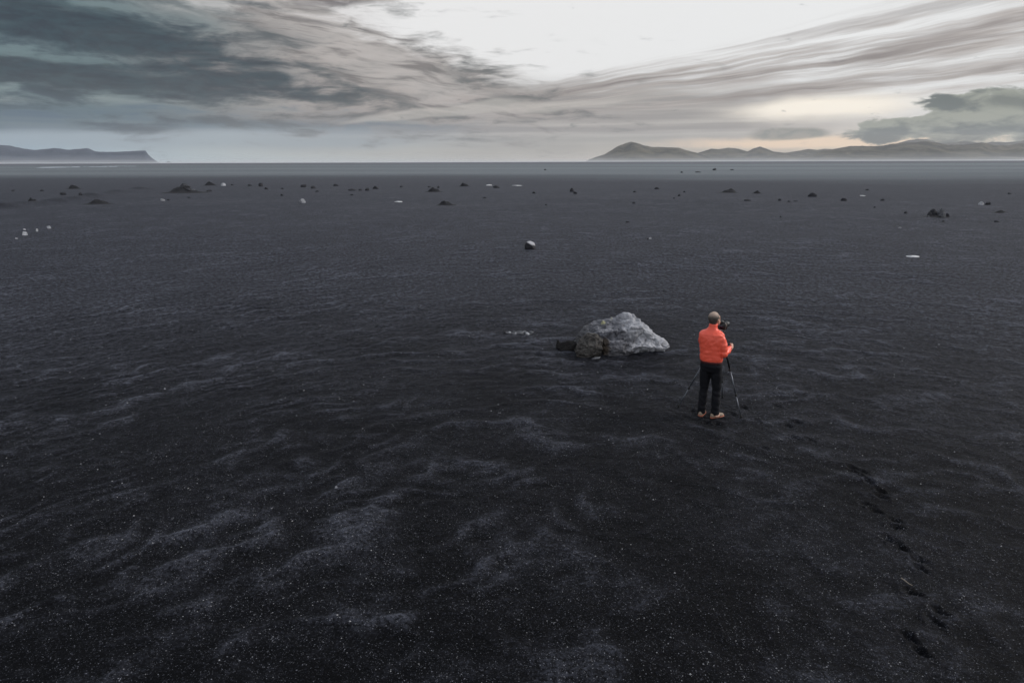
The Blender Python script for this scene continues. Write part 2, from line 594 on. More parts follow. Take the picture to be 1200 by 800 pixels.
# ------------------------------------------------------------------ rocks
def rock_mat(name, dark, lightc, overlay=None, scale=3.0, bump=.6, rough=.85, pits=True):
    m, nb, p = material(name)
    tc = nb.node("ShaderNodeTexCoord").outputs['Object']
    n1 = nb.noise(tc, scale, 7, .65, .4)
    n2 = nb.noise(tc, scale * 6, 5, .7)
    c = nb.mix(nb.ss(.3, .7, n1), dark, lightc)
    c = nb.mix(nb.ss(.5, .75, n2) * .5, c, tuple(min(1, v * 1.35) for v in lightc))
    h = n2 * .5 + n1
    if pits:
        v = nb.voronoi(tc, scale * 5.5)
        sepc = nb.node("ShaderNodeSeparateColor"); nb.put(sepc.inputs[0], v.outputs['Color'])
        pm = nb.ss(.62, .7, S(nb, sepc.outputs[0])) * nb.ss(.18, .36, S(nb, v.outputs['Distance']), 1, 0)
        c = nb.mix(pm * .75, c, tuple(v_ * .35 for v_ in dark))
        h = h - pm * .5
    if overlay:
        c = overlay(nb, tc, c, n1, n2)
    nb.put(p.inputs['Base Color'], c)
    p.inputs['Roughness'].default_value = rough
    p.inputs['Specular IOR Level'].default_value = .3
    b = nb.node("ShaderNodeBump"); b.inputs['Strength'].default_value = bump; b.inputs['Distance'].default_value = .05
    nb.put(b.inputs['Height'], h)
    nb.put(p.inputs['Normal'], b.outputs[0])
    return m


M_dark = rock_mat("dark_basalt", (.022, .022, .026), (.060, .061, .068))
M_grey = rock_mat("grey_basalt", (.06, .062, .068), (.16, .165, .175))
M_pale = rock_mat("pale_pumice", (.24, .245, .26), (.52, .53, .55))
M_white = rock_mat("white_pumice", (.45, .45, .46), (.75, .75, .75), pits=False)
M_mound = simple("heaped_black_sand", (.013, .0135, .016), .9, var=.4, scale=3, bump=.5, bscale=8, spec=.3)


def ico_dirs(sub):
    bm = bmesh.new()
    bmesh.ops.create_icosphere(bm, subdivisions=sub, radius=1.0)
    return bm


def rock_bm(seed, w, dpt, h, sub=4, planes=11, rough=.10, sink=.22, flat=.0):
    """a broken stone: a ball cut by random planes, then weathered"""
    rr = random.Random(seed)
    bm = ico_dirs(sub)
    pl = []
    for _ in range(planes):
        v = Vector((rr.uniform(-1, 1), rr.uniform(-1, 1), rr.uniform(-.6, 1))).normalized()
        pl.append((v, rr.uniform(.55, .92)))
    pl.append((Vector((0, 0, -1)), .5))
    off = Vector((seed * 3.1, seed * 1.7, seed * .9))
    for v in bm.verts:
        n = v.co.normalized()
        r = 1.0
        for pv, d in pl:
            c = n.dot(pv)
            if c > .05: r = min(r, d / c)
        r *= 1 + rough * (mnoise.fractal(n * 2.3 + off, 1.0, 2.1, 4)) + rough * .35 * mnoise.noise(n * 9 + off)
        v.co = n * r
    xs = [v.co.x for v in bm.verts]; ys = [v.co.y for v in bm.verts]; zs = [v.co.z for v in bm.verts]
    sx = w / (max(xs) - min(xs)); sy = dpt / (max(ys) - min(ys)); sz = h * (1 + sink) / (max(zs) - min(zs))
    cx = (max(xs) + min(xs)) / 2; cy = (max(ys) + min(ys)) / 2; z0 = min(zs)
    for v in bm.verts:
        v.co = Vector(((v.co.x - cx) * sx, (v.co.y - cy) * sy, (v.co.z - z0) * sz - h * sink))
    return bm


def mound_bm(seed, w, h, knob=.45):
    """low heap of blown sand banked against a buried stone"""
    bm = bmesh.new()
    rr = random.Random(seed)
    na, nr = 44, 16
    rings = []
    ox_, oy_ = rr.uniform(-.1, .1), 0
    for j in range(nr + 1):
        t = (j / nr)
        ring = []
        for i in range(na):
            a = 2 * math.pi * i / na
            wob = 1 + .18 * mnoise.noise(Vector((math.cos(a) * 1.3, math.sin(a) * 1.3, seed * 2.3)))
            x = math.cos(a) * t * w * .5 * wob; y = math.sin(a) * t * w * .42 * wob
            prof = (1 - t) ** 1.7 * (1 - knob) + knob * max(0, 1 - ((t * w * .5 / max(.28 * w, 1e-3))) ** 2) ** .8
            n = mnoise.fractal(Vector((x / w * 7, y / w * 7, seed * 1.3)), 1.0, 2.0, 4)
            z = h * prof * (1 + .45 * n) - (.06 * h if t > .9 else 0) - (.25 * h if j == nr else 0)
            ring.append(bm.verts.new((x + ox_ * w * prof, y, z)))
        rings.append(ring)
    for j in range(nr):
        for i in range(na):
            k = (i + 1) % na
            bm.faces.new((rings[j][i], rings[j][k], rings[j + 1][k], rings[j + 1][i]))
    bmesh.ops.contextual_create(bm, geom=rings[nr])
    bmesh.ops.remove_doubles(bm, verts=bm.verts, dist=1e-5)
    bmesh.ops.recalc_face_normals(bm, faces=bm.faces)
    return bm


KN = {
    'D': ('dark_rock', M_dark, 'rock', 'dark rocks scattered over the far sand'),
    'g': ('grey_rock', M_grey, 'rock', 'grey rocks scattered over the sand'),
    'P': ('pale_rock', M_pale, 'rock', 'pale rocks scattered over the sand'),
    'S': ('pale_slab', M_white, 'slab', 'flat pale slabs lying on the sand'),
    'M': ('sand_mound', M_mound, 'mound', 'black mounds on the far plain'),
}
# kind, x, base y, width, height (as surveyed), label
SCATTER = [
    ('M', 84, 221.5, 16, 5.5, "pointed black mound near the left edge, behind the low bank"),
    ('D', 73, 228.5, 8, 4, "squat dark rock between the pointed mound and the low bank"),
    ('M', 110, 239.5, 30, 7, "wide lumpy black mound at the right end of the dark bank"),
    ('D', 94, 232.5, 4.5, 4, "small upright dark rock just left of the wide lumpy mound"),
    ('M', 36, 238.5, 13, 4.5, "low black hump sitting on the dark bank at the left"),
    ('D', 48.5, 224, 5, 2.2, "tiny flat dark rock left of the pointed mound"),
    ('D', 14, 224, 5, 2, "tiny dark rock nearest the left edge on the far plain"),
    ('P', 28, 276, 8.5, 5, "largest pale stone of the little cluster at the left edge"),
    ('P', 19, 280, 3.4, 1.8, "tiny pale chip, nearest of the left edge cluster"),
    ('P', 28, 269.5, 4, 2.2, "small pale stone just behind the largest of the left cluster"),
    ('P', 43, 271.5, 3, 4, "narrow upright pale stone in the middle of the left cluster"),
    ('P', 57, 268, 5.5, 4, "pale stone with a dark base, rightmost of the left cluster"),
    ('D', 72.5, 330.5, 5, 2.8, "lone small black stone on bare sand at the far left, halfway up"),
    ('M', 245, 217.5, 16, 5, "rounded dark mound right of the crag topped mound"),
    ('P', 261, 218, 6.5, 4, "pale stone right of the rounded dark mound, alone"),
    ('D', 244, 224.5, 8, 2.5, "flat dark rock in front of the rounded dark mound"),
    ('P', 190, 235.5, 5.5, 3.2, "small pale stone in front of the crag topped mound"),
    ('D', 197, 235, 4, 2, "small dark rock touching the pale stone before the crag topped mound"),
    ('D', 221, 232, 3.5, 1.8, "tiny dark rock before the right foot of the crag topped mound"),
    ('D', 272, 217, 4, 1.6, "tiny dark rock just right of the lone pale stone"),
    ('D', 292, 218, 5.5, 2.6, "dark rock midway between the lone pale stone and a taller dark rock"),
    ('D', 305, 218.5, 6.5, 5, "tall dark rock at the left end of the far middle row"),
    ('D', 311.5, 222, 4.5, 3.2, "dark rock just in front of the tall one in the far row"),
    ('D', 330, 221.5, 4.5, 1.9, "very low dark rock between the tall one and the domed one"),
    ('D', 355, 219.5, 7.5, 4.2, "domed dark rock standing behind the pale half dark boulder"),
    ('D', 367, 221, 7, 3.6, "slanting dark rock right of the domed one"),
    ('D', 371, 225, 4.5, 2.3, "small dark rock in front of the slanting one"),
    ('D', 393, 218, 7, 2.8, "wide dark rock midway between the slanting rock and the low dark row"),
    ('P', 354, 238, 8.5, 6, "pale boulder with a dark left flank on the left plain"),
    ('D', 412, 223.5, 11, 2.8, "long flat dark rock, left end of the low dark row"),
    ('D', 422, 223.5, 5, 2.6, "second rock from the left in the low dark row"),
    ('D', 430, 223.5, 5.5, 4, "blackest rock in the low dark row"),
    ('D', 440, 221.5, 8.5, 4, "rock with a ragged top, right end of the low dark row"),
    ('D', 412, 229, 4, 1.8, "faint small dark rock in front of the low dark row"),
    ('D', 330, 229.5, 4, 2.6, "faint dark rock left of and behind the pale half dark boulder"),
    ('S', 466.5, 237, 10.5, 1.8, "thin pale slab lying alone left of the twin black mounds"),
    ('D', 470, 219.5, 4, 2.2, "small dark rock behind the thin pale slab"),
    ('M', 508, 225, 19, 6, "black mound with a knobbly top, the farther of a twin pair"),
    ('D', 513.5, 220.5, 3.4, 3.2, "dark rock poking up behind the knobbly black mound"),
    ('D', 503, 219.5, 5, 1.8, "low dark rock behind the left side of the knobbly black mound"),
    ('M', 522.5, 241, 22, 6, "smooth black mound, the nearer of a twin pair"),
    ('M', 544, 218.5, 13, 5, "small peaked mound on the far plain just left of centre"),
    ('S', 573, 217.6, 8, 2.4, "pale slab leaning beside a dark rock near the centre"),
    ('D', 581.5, 220.5, 9, 3.8, "dark rock right beside the leaning pale slab"),
    ('D', 567.5, 232.5, 5.5, 2, "small flat dark rock before the slab and dark rock pair"),
    ('S', 606, 217.8, 14, 1.1, "very thin pale sliver of slab just right of centre, far out"),
    ('D', 625.5, 226.8, 4.5, 3, "small dark rock left of the leaning dark pair"),
    ('D', 670.3, 225, 5.5, 5.2, "taller left rock of the leaning dark pair"),
    ('D', 674.3, 227.3, 5, 3.4, "lower right rock of the leaning dark pair"),
    ('D', 743, 238.8, 4.5, 2.8, "small dark rock alone right of the leaning dark pair"),
    ('D', 744, 225.4, 4.5, 2, "small far dark rock below the tall peak"),
    ('D', 735.5, 261, 6, 2.4, "small flat dark rock on the open sand below the tall peak"),
    ('D', 640, 240.8, 3.2, 1.6, "tiny dark rock right of centre on open sand"),
    ('P', 762, 280, 4.4, 2.4, "small pale stone on open sand right of the round boulder"),
    ('D', 759.5, 280.6, 3.4, 2.8, "dark stone stuck to the left side of a small pale stone"),
    ('D', 770, 221.8, 6.5, 2.8, "dark rock, left and farthest of a loose foursome"),
    ('D', 802, 225.5, 3.6, 2, "smallest dark rock, right end of a loose foursome"),
    ('D', 796, 230, 3.6, 2.8, "upright dark rock, third of a loose foursome"),
    ('D', 790, 233, 3.2, 1.8, "low dark rock, nearest of a loose foursome"),
    ('M', 856, 226, 22, 5, "broad low mound left of a smaller humped one"),
    ('M', 888, 226.8, 11, 3.8, "small humped mound right of the broad low one"),
    ('D', 876.5, 235.6, 9, 2.2, "flat dark rock before the gap between two low mounds"),
    ('D', 837.5, 199.6, 5, 2.8, "dark rock standing far out in the pale flats"),
    ('D', 818.5, 202.2, 8, 1.5, "long low dark rock in the pale flats"),
    ('D', 799, 202.6, 3.2, 2, "left small dark rock in the pale flats"),
    ('D', 858, 199.4, 4.5, 1.3, "right faint dark rock in the pale flats"),
    ('D', 639, 199.4, 3.4, 1.6, "tiny dark rock in the pale flats just left of the peak"),
    ('D', 953, 230.6, 11.5, 5.6, "blocky square topped dark boulder on the far right plain"),
    ('D', 914, 235.4, 4.2, 3, "small upright dark rock left of the blocky dark boulder"),
    ('D', 925, 236.6, 4, 1.8, "left of two low dark rocks before the blocky dark boulder"),
    ('D', 932.5, 236.2, 5.5, 1.4, "right of two low dark rocks before the blocky dark boulder"),
    ('D', 989.5, 235.6, 7.5, 4, "pointed dark rock right of the blocky dark boulder"),
    ('D', 1034.7, 235.4, 6, 3, "rounded black rock right of the pointed dark rock"),
    ('D', 1025, 243.8, 3.2, 1.8, "tiny dark rock in front of the rounded black rock"),
    ('D', 1016.5, 223.2, 4, 1.8, "tiny far dark rock behind the rounded black rock"),
    ('S', 1012, 229.6, 8, 1.1, "thin pale sliver of slab left of the rounded black rock"),
    ('g', 915, 255.4, 3.4, 3.2, "small grey stone alone on open sand right of centre"),
    ('D', 1062, 250.2, 5.5, 3, "dark rock left of the jagged two tone boulder"),
    ('D', 1106, 260, 4.2, 1.9, "small dark rock in front of the jagged two tone boulder"),
    ('P', 1151, 240.4, 7, 5, "leaning pale rock, left of a touching pair at the right edge"),
    ('D', 1158.5, 240.4, 7, 4.2, "dark rock, right of a touching pair at the right edge"),
    ('M', 1175, 249.8, 16, 4, "low black mound near the right edge"),
    ('D', 1169, 260.4, 6.5, 2.2, "flat dark rock in front of the low mound at the right edge"),
    ('D', 1183.5, 227.4, 4.6, 2, "tiny far dark rock nearest the right edge"),
    ('S', 1072.5, 301, 15.5, 3.2, "white oval slab lying flat on the sand at the right"),
    ('P', 1055, 267.6, 4.4, 1, "thin pale chip of stone left of and before the jagged boulder"),
    ('P', 394, 576, 3.6, 2.8, "single bright pebble on bare black sand left of centre"),
    ('P', 193, 457, 2.6, 1.9, "single pale pebble on the dark sand in the left half"),
    ('D', 590.8, 391.5, 4.0, 3.6, "small black stone at the left tip of the broken slab"),
]
for i, (k, x, y, w, h, lab) in enumerate(SCATTER):
    nm, mt, cat, grp = KN[k]
    p = G(x, y)
    s = mpp(p)
    W, H_ = w * s * .9, h * s * .84
    p.y += W * .3
    if k == 'M':
        bm = mound_bm(i + 3, W * 1.5, H_ * 1.0)
    elif k == 'S':
        # a slab seen at a low angle: its depth shows as height
        tilt = math.sin(math.atan2(CAM_H, p.y))
        bm = rock_bm(i + 50, W, min(W * .8, H_ * .55 / max(tilt, .02)), H_ * .65, 4, 8, .05, .3)
    elif y < 212:
        bm = rock_bm(i + 50, W, W * .8, H_, 3, 9, .12, .25)
    else:
        bm = rock_bm(i + 50, W, W * random.uniform(.6, .9), H_ * 1.02, 4, 11, .14, .25)
    o = bm_link(nm, bm, mt, None, (p.x, p.y, hz(p.x, p.y)), smooth=(k == 'M'))
    o.rotation_euler = (0, 0, 0)
    tag(o, lab, cat, grp)

# mound with a crag on it
p = G(210, 226.5); s = mpp(p); p.y += 2
big = bm_link("sand_mound", mound_bm(91, 62 * s, 6.5 * s, .25), M_mound, None, (p.x, p.y, 0))
tag(big, "widest black mound, with a dark crag sticking out of its top", "mound", 'black mounds on the far plain')
for dx, w, h, z, dy, mt_ in ((.5, 12, 7.5, 3.6, 0, M_dark), (-12, 5, 3, 2.6, -.4, M_dark), (11, 5.5, 2.4, 2.2, -.4, M_grey), (6, 7, 3, 3.0, -.8, M_dark), (-16, 4, 1.8, 2.0, .2, M_grey)):
    c = bm_link("crag", rock_bm(int(dx * 3) + 200, w * s, w * s * .8, h * s, 4, 10, .16, .3), mt_, big, (dx * s, dy, z * s), smooth=False)
big.data.update()

# round boulder in the open, jagged boulder on the right
p = G(621.3, 292.5); s = mpp(p)
bm = rock_bm(303, 13.2 * s, 11 * s, 9.4 * s, 5, 16, .05, .12)

def paint_rim_light(nb, tc, c, n1, n2):
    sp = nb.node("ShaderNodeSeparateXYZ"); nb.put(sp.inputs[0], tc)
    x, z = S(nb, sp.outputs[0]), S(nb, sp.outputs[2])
    return nb.mix(nb.ss(.20, .29, z + x * .45 + (n1 - .5) * .08 - .02), c, (.42, .42, .44))  # rim light on top and right painted as a pale colour


M_rim_lit = rock_mat("dark_stone_painted_rim_light", (.014, .014, .017), (.035, .035, .04), paint_rim_light, 6.0, .5, pits=False)
o = bm_link("round_boulder", bm, M_rim_lit, None, (p.x, p.y + 5 * s, hz(p.x, p.y)))
tag(o, "rounded dome shaped dark boulder with a bright rim, standing alone mid plain", "boulder")

p = G(1105, 255.5); s = mpp(p)
p.y += .8
e = bm_link("jagged_boulder", mound_bm(77, 36 * s, 2.4 * s, .1), M_mound, None, (p.x, p.y, hz(p.x, p.y)))
tag(e, "jagged boulder of dark and pale blocks on a low sand heap at the right", "boulder")
for dx, w, h, dy, mt_, sd in ((-8, 7, 6.5, 0, M_dark, 1), (-2, 9, 9.5, .25, M_dark, 2), (5, 9, 10.5, .1, M_grey, 3), (2, 8, 6.5, -.5, M_grey, 4), (9, 6, 5, -.3, M_dark, 5), (-13, 4, 2.2, -.3, M_grey, 6)):
    bm_link("block", rock_bm(400 + sd, w * s, w * s * .8, h * s, 4, 9, .16, .2), mt_, e, (dx * s, dy, 0), smooth=False)

# broken slab left of the big boulder
p = G(608, 392); s = mpp(p)
e = empty("broken_slab", (p.x, p.y + .18, hz(p.x, p.y)))
tag(e, "shattered bluish pale slab lying almost flush in the sand left of the big boulder", "slab")
rs_ = random.Random(21)
for k in range(22):
    dx = -13 + 29 * k / 21 + rs_.uniform(-1, 1)
    w = rs_.uniform(2.6, 6.2); h = w * rs_.uniform(.22, .40); dy = rs_.uniform(-.22, .16)
    c = bm_link("fragment", rock_bm(500 + k, w * s, w * s * rs_.uniform(.8, 1.7), h * s, 3, 7, .16, .3), M_pale if k % 5 == 2 else M_grey, e, (dx * s, dy, 0), smooth=False)
    c.rotation_euler = (R(rs_.uniform(-16, 16)), R(rs_.uniform(-16, 16)), R(rs_.uniform(0, 90)))


# ------------------------------------------------------------------ the big boulder
BP = G(722, 418.0)
BS = mpp(BP)


def stain_and_light_big(nb, tc, c, n1, n2):
    sp = nb.node("ShaderNodeSeparateXYZ"); nb.put(sp.inputs[0], tc)
    x, y, z = (S(nb, sp.outputs[i]) for i in range(3))

    def near(px, py, pz, r):
        dx, dy, dz = x - px, y - py, z - pz
        return nb.math('EXPONENT', (dx * dx + dy * dy + dz * dz) * (-1 / (r * r)))
    mpp_ = nb.node("ShaderNodeMapping"); mpp_.inputs['Rotation'].default_value = (0, R(32), R(12)); mpp_.inputs['Scale'].default_value = (1.4, 7, 11)
    nb.put(mpp_.inputs[0], tc)
    grain = nb.noise(mpp_.outputs[0], 1.6, 5, .65)
    c = nb.mix(nb.ss(.50, .64, grain) * .75, c, (.055, .056, .066))
    c = nb.mix(nb.ss(.34, .46, grain, 1.0, 0.0) * .45, c, (.42, .425, .45))
    c = nb.mix(nb.ss(.10, .34, z + (n1 - .5) * .25, 1.0, 0.0) * nb.ss(.1, .45, x, 1.0, 0.0) * .6, c, (.075, .072, .074))  # shade on the lower left painted into the rock colour
    moss = near(-.36, .10, .47, .07) * 1.0 + near(-.22, .66, .60, .08) * .8 + near(-.02, .74, .68, .07) * .6
    c = nb.mix(nb.ss(.3, .75, moss + (n2 - .5) * .9), c, (.34, .33, .19))
    c = nb.mix(nb.ss(.25, .75, x + z * .5 + (n1 - .5) * .9) * .55, c, (.56, .565, .59))  # sunlit upper right painted as a paler rock colour
    brown = near(-.30, .02, .12, .20) + near(-.27, .02, .35, .13)
    c = nb.mix(nb.ss(.35, .8, brown + (n1 - .5) * .4) * .8, c, (.055, .038, .022))
    # left end darkened: shaded side painted into the rock colour
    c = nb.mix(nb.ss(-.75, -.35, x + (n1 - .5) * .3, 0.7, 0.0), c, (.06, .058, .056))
    return c


M_boulder = rock_mat("pale_weathered_boulder", (.055, .056, .064), (.20, .203, .225), stain_and_light_big, 3.2, .9)


def loft_rock(stations, nst, nring, amp, seed):
    """stations: (x, [(d, z) * n]) closed sections front->top->back->bottom"""
    xs = [s_[0] for s_ in stations]
    n = len(stations[0][1])
    bm = bmesh.new()
    rings = []
    for i in range(nst + 1):
        xx = xs[0] + (xs[-1] - xs[0]) * i / nst
        k = max(j for j in range(len(xs)) if xs[j] <= xx + 1e-9)
        k = min(k, len(xs) - 2)
        t = (xx - xs[k]) / (xs[k + 1] - xs[k])
        t = t * .6 + .4 * (t * t * (3 - 2 * t))
        sec = [((1 - t) * a[0] + t * b[0], (1 - t) * a[1] + t * b[1]) for a, b in zip(stations[k][1], stations[k + 1][1])]
        ring = []
        for j in range(nring):
            u = j / nring * n
            a = int(u) % n; f = u - int(u)
            b = (a + 1) % n
            d = sec[a][0] * (1 - f) + sec[b][0] * f
            z = sec[a][1] * (1 - f) + sec[b][1] * f
            ring.append(bm.verts.new((xx, d, z)))
        rings.append(ring)
    for i in range(nst):
        for j in range(nring):
            k = (j + 1) % nring
            bm.faces.new((rings[i][j], rings[i][k], rings[i + 1][k], rings[i + 1][j]))
    bm.faces.new(rings[0][::-1]); bm.faces.new(rings[-1])
    bmesh.ops.recalc_face_normals(bm, faces=bm.faces)
    for _ in range(1):
        bmesh.ops.smooth_vert(bm, verts=bm.verts, factor=.5, use_axis_x=False, use_axis_y=True, use_axis_z=True)
    bm.normal_update()
    offs = []
    o3 = Vector((seed, seed * 2.1, seed * .7))
    for v in bm.verts:
        p_ = v.co
        q = Vector((p_.x * 2.2 + p_.z * 1.0, p_.y * 2.4, p_.z * 3.4 - p_.x * .9))
        big_ = mnoise.fractal(q + o3, 1.0, 2.1, 5)
        cell = mnoise.voronoi(q * 1.5 + o3)[0]
        crack = min(1.0, (cell[1] - cell[0]) * 6)
        fine = mnoise.fractal(p_ * 14 + o3, .9, 2.2, 4)
        rid = 1 - abs(mnoise.noise(Vector((p_.x * 5 + p_.z * 3, p_.y * 4, p_.z * 8 - p_.x * 3)) + o3))
        offs.append(v.normal * (amp * (big_ * .9 + fine * .30 + (rid - .75) * 1.0 - (1 - crack) * .55)))
    for v, d in zip(bm.verts, offs): v.co += d
    return bm


def sx(px): return (px - 722) * BS


st = [  # front base, lip, mid face, shoulder ridge, top slope, crest, back upper, back mid, back base, underside
    (sx(675), [(.60, -.1), (.60, .02), (.62, .06), (.66, .09), (.72, .11), (.78, .12), (.86, .10), (.92, .05), (.94, -.1), (.75, -.12)]),
    (sx(683), [(.45, -.1), (.45, .10), (.48, .22), (.54, .28), (.64, .33), (.76, .36), (.90, .32), (1.02, .15), (1.05, -.1), (.75, -.12)]),
    (sx(694), [(.28, -.1), (.30, .14), (.32, .30), (.38, .40), (.58, .48), (.78, .54), (.96, .48), (1.12, .22), (1.15, -.1), (.75, -.12)]),
    (sx(703), [(.18, -.1), (.20, .14), (.20, .30), (.24, .47), (.50, .55), (.80, .60), (1.0, .55), (1.18, .25), (1.2, -.1), (.7, -.12)]),
    (sx(708), [(.05, -.1), (.04, .14), (.06, .30), (.18, .49), (.48, .52), (.80, .625), (1.0, .57), (1.18, .25), (1.2, -.1), (.7, -.12)]),
    (sx(722), [(.00, -.1), (-.02, .10), (.13, .30), (.17, .52), (.44, .47), (.80, .675), (1.0, .60), (1.18, .25), (1.2, -.1), (.7, -.12)]),
    (sx(736), [(.08, -.1), (.02, .12), (.17, .32), (.21, .55), (.44, .50), (.76, .775), (.95, .66), (1.12, .25), (1.15, -.1), (.7, -.12)]),
    (sx(744), [(.22, -.1), (.06, .17), (.18, .34), (.24, .59), (.43, .54), (.72, .785), (.92, .66), (1.08, .25), (1.1, -.1), (.7, -.12)]),
    (sx(752), [(.34, -.1), (.08, .20), (.20, .36), (.27, .60), (.42, .55), (.64, .72), (.85, .58), (1.02, .22), (1.05, -.1), (.7, -.12)]),
    (sx(763), [(.36, -.1), (.10, .16), (.20, .26), (.25, .43), (.40, .49), (.55, .53), (.74, .44), (.92, .18), (.95, -.1), (.7, -.12)]),
    (sx(775), [(.34, -.1), (.12, .11), (.15, .18), (.24, .28), (.34, .34), (.45, .37), (.60, .30), (.76, .12), (.8, -.1), (.6, -.12)]),
    (sx(781), [(.26, .00), (.18, .07), (.19, .12), (.24, .18), (.32, .245), (.40, .28), (.50, .22), (.60, .10), (.6, .00), (.45, -.01)]),
    (sx(785), [(.26, .07), (.20, .10), (.21, .13), (.25, .16), (.33, .20), (.39, .215), (.46, .18), (.52, .12), (.5, .07), (.4, .06)]),
    (sx(789), [(.30, .12), (.28, .13), (.29, .14), (.31, .15), (.35, .165), (.38, .165), (.41, .15), (.43, .13), (.42, .12), (.36, .115)]),
]
gz = hz(BP.x, BP.y)
boulder = bm_link("boulder", loft_rock(st, 220, 150, .056, 4.4), M_boulder, None, (BP.x, BP.y, gz))
tag(boulder, "huge pale weathered boulder with a jagged tapering right end beside the photographer", "boulder")
M_block = rock_mat("brown_grey_split_block", (.026, .023, .021), (.105, .098, .090), None, 4.0, .9)
st2 = [
    (sx(675.5), [(-.02, -.05), (-.02, .16), (0, .20), (.04, .23), (.10, .25), (.14, .26), (.22, .24), (.28, .18), (.30, -.05), (.1, -.08)]),
    (sx(681), [(-.06, -.05), (-.10, .08), (-.08, .20), (.00, .29), (.08, .32), (.16, .33), (.28, .32), (.36, .2), (.36, -.05), (.1, -.08)]),
    (sx(689), [(-.04, -.08), (-.12, .06), (-.13, .22), (-.02, .40), (.08, .43), (.18, .44), (.30, .42), (.40, .2), (.40, -.05), (.1, -.08)]),
    (sx(697), [(-.02, -.08), (-.10, .06), (-.11, .24), (-.02, .43), (.10, .46), (.20, .46), (.30, .42), (.40, .2), (.40, -.05), (.1, -.08)]),
    (sx(704.5), [(.00, -.08), (-.06, .06), (-.05, .24), (.02, .36), (.10, .40), (.18, .40), (.25, .36), (.30, .2), (.30, -.05), (.1, -.08)]),
]
o = bm_link("split_block", loft_rock(st2, 90, 110, .05, 9.1), M_block, None, (BP.x, BP.y, gz))
tag(o, "brownish dark block split off the left end of the big pale boulder", "rock")
# small mates of the boulder
p = G(667, 411.0); s = mpp(p)
M_blackish = rock_mat("blackish_basalt", (.006, .0055, .0055), (.020, .018, .017))
o = bm_link("low_stone", rock_bm(612, 30 * s, 17 * s, 10.5 * s, 5, 11, .16, .15), M_blackish, None, (p.x, p.y + .14, hz(p.x, p.y)))
tag(o, "low dark stone lying against the left side of the split block", "rock")
p = G(654.8, 409.0); s = mpp(p)
o = bm_link("upright_stone", rock_bm(617, 6.5 * s, 6 * s, 11 * s, 4, 10, .12, .15), M_blackish, None, (p.x, p.y + .10, hz(p.x, p.y)))
tag(o, "narrow dark stone, leftmost of the stones round the big boulder", "rock")
p = G(699, 421.5); s = mpp(p)
o = bm_link("flake", rock_bm(622, 12 * s, 5 * s, 2.6 * s, 4, 9, .1, .2), M_grey, None, (p.x, p.y + .05, hz(p.x, p.y)), smooth=False)
o.rotation_euler = (0, R(-10), R(18))
tag(o, "small grey flake of rock in front of the crack in the boulder", "rock")

# a pale twig half buried by the footprints
bm = bmesh.new()
pts = [G(1056, 677.5), G(1060, 681), G(1065, 683.5), G(1069, 686)]
prev = None
for i, q in enumerate(pts):
    r = .006 - i * .001
    ring = [bm.verts.new((q.x - pts[0].x + r * math.cos(a), q.y - pts[0].y, .02 + .008 * math.sin(i * 2) + r * math.sin(a))) for a in [k * math.pi / 3 for k in range(6)]]
    if prev:
        for k in range(6): bm.faces.new((prev[k], prev[(k + 1) % 6], ring[(k + 1) % 6], ring[k]))
    else: bm.faces.new(ring[::-1])
    prev = ring
bm.faces.new(prev)
o = bm_link("twig", bm, simple("bleached_wood", (.22, .19, .15), .8), None, (pts[0].x, pts[0].y, hz(pts[0].x, pts[0].y)))
tag(o, "short pale twig lying among the footprints at the lower right", "twig")


# ------------------------------------------------------------------ loose gravel (uncountable)
def build_gravel():
    n = 85000
    r = 4.2 * np.exp(rng.random(n) * math.log(26 / 4.2))
    a = np.radians(rng.uniform(-44, 44, n))
    x = np.sin(a) * r; y = np.cos(a) * r
    h, crest, dist, bk = relief(x, y)
    patch = pnoise(x * .5, y * .5, 31) * .5 + pnoise(x * 1.9, y * 1.9, 33) * .4
    keep = rng.random(n) < np.clip(.10 + crest * .8 + patch * .9, .02, 1) * (1 - dist)
    x, y, h, r = x[keep], y[keep], h[keep], r[keep]
    n = len(x)
    size = .0020 + .0050 * rng.random(n) ** 4 + .007 * rng.random(n) ** 12
    size *= np.clip(r / 9, .8, 1.25)
    base = np.array([[1, 0, 0], [-.9, .2, 0], [0, 1, 0], [.1, -1, 0], [0, 0, .8], [0, 0, -.6]])
    tri = np.array([[0, 2, 4], [2, 1, 4], [1, 3, 4], [3, 0, 4], [2, 0, 5], [1, 2, 5], [3, 1, 5], [0, 3, 5]])
    th_ = rng.random(n) * 6.28
    ct, st_ = np.cos(th_), np.sin(th_)
    sc = size[:, None] * (1 + .5 * rng.random((n, 3)))
    V = base[None] * sc[:, None, :] * (1 + .3 * (rng.random((n, 6, 1)) - .5))
    vx = V[..., 0] * ct[:, None] - V[..., 1] * st_[:, None] + x[:, None]
    vy = V[..., 0] * st_[:, None] + V[..., 1] * ct[:, None] + y[:, None]
    vz = V[..., 2] + h[:, None] + size[:, None] * .3
    co = np.stack([vx, vy, vz], -1).reshape(-1, 3)
    F = (tri[None] + (np.arange(n) * 6)[:, None, None]).reshape(-1, 3)
    me = bpy.data.meshes.new("gravel")
    me.vertices.add(len(co)); me.vertices.foreach_set("co", co.astype(np.float32).ravel())
    me.loops.add(len(F) * 3); me.loops.foreach_set("vertex_index", F.astype(np.int32).ravel())
    me.polygons.add(len(F)); me.polygons.foreach_set("loop_start", (np.arange(len(F)) * 3).astype(np.int32))
    me.update(calc_edges=True)
    at = me.attributes.new("tone", 'FLOAT', 'POINT')
    at.data.foreach_set("value", np.repeat(rng.random(n), 6).astype(np.float32))
    return me


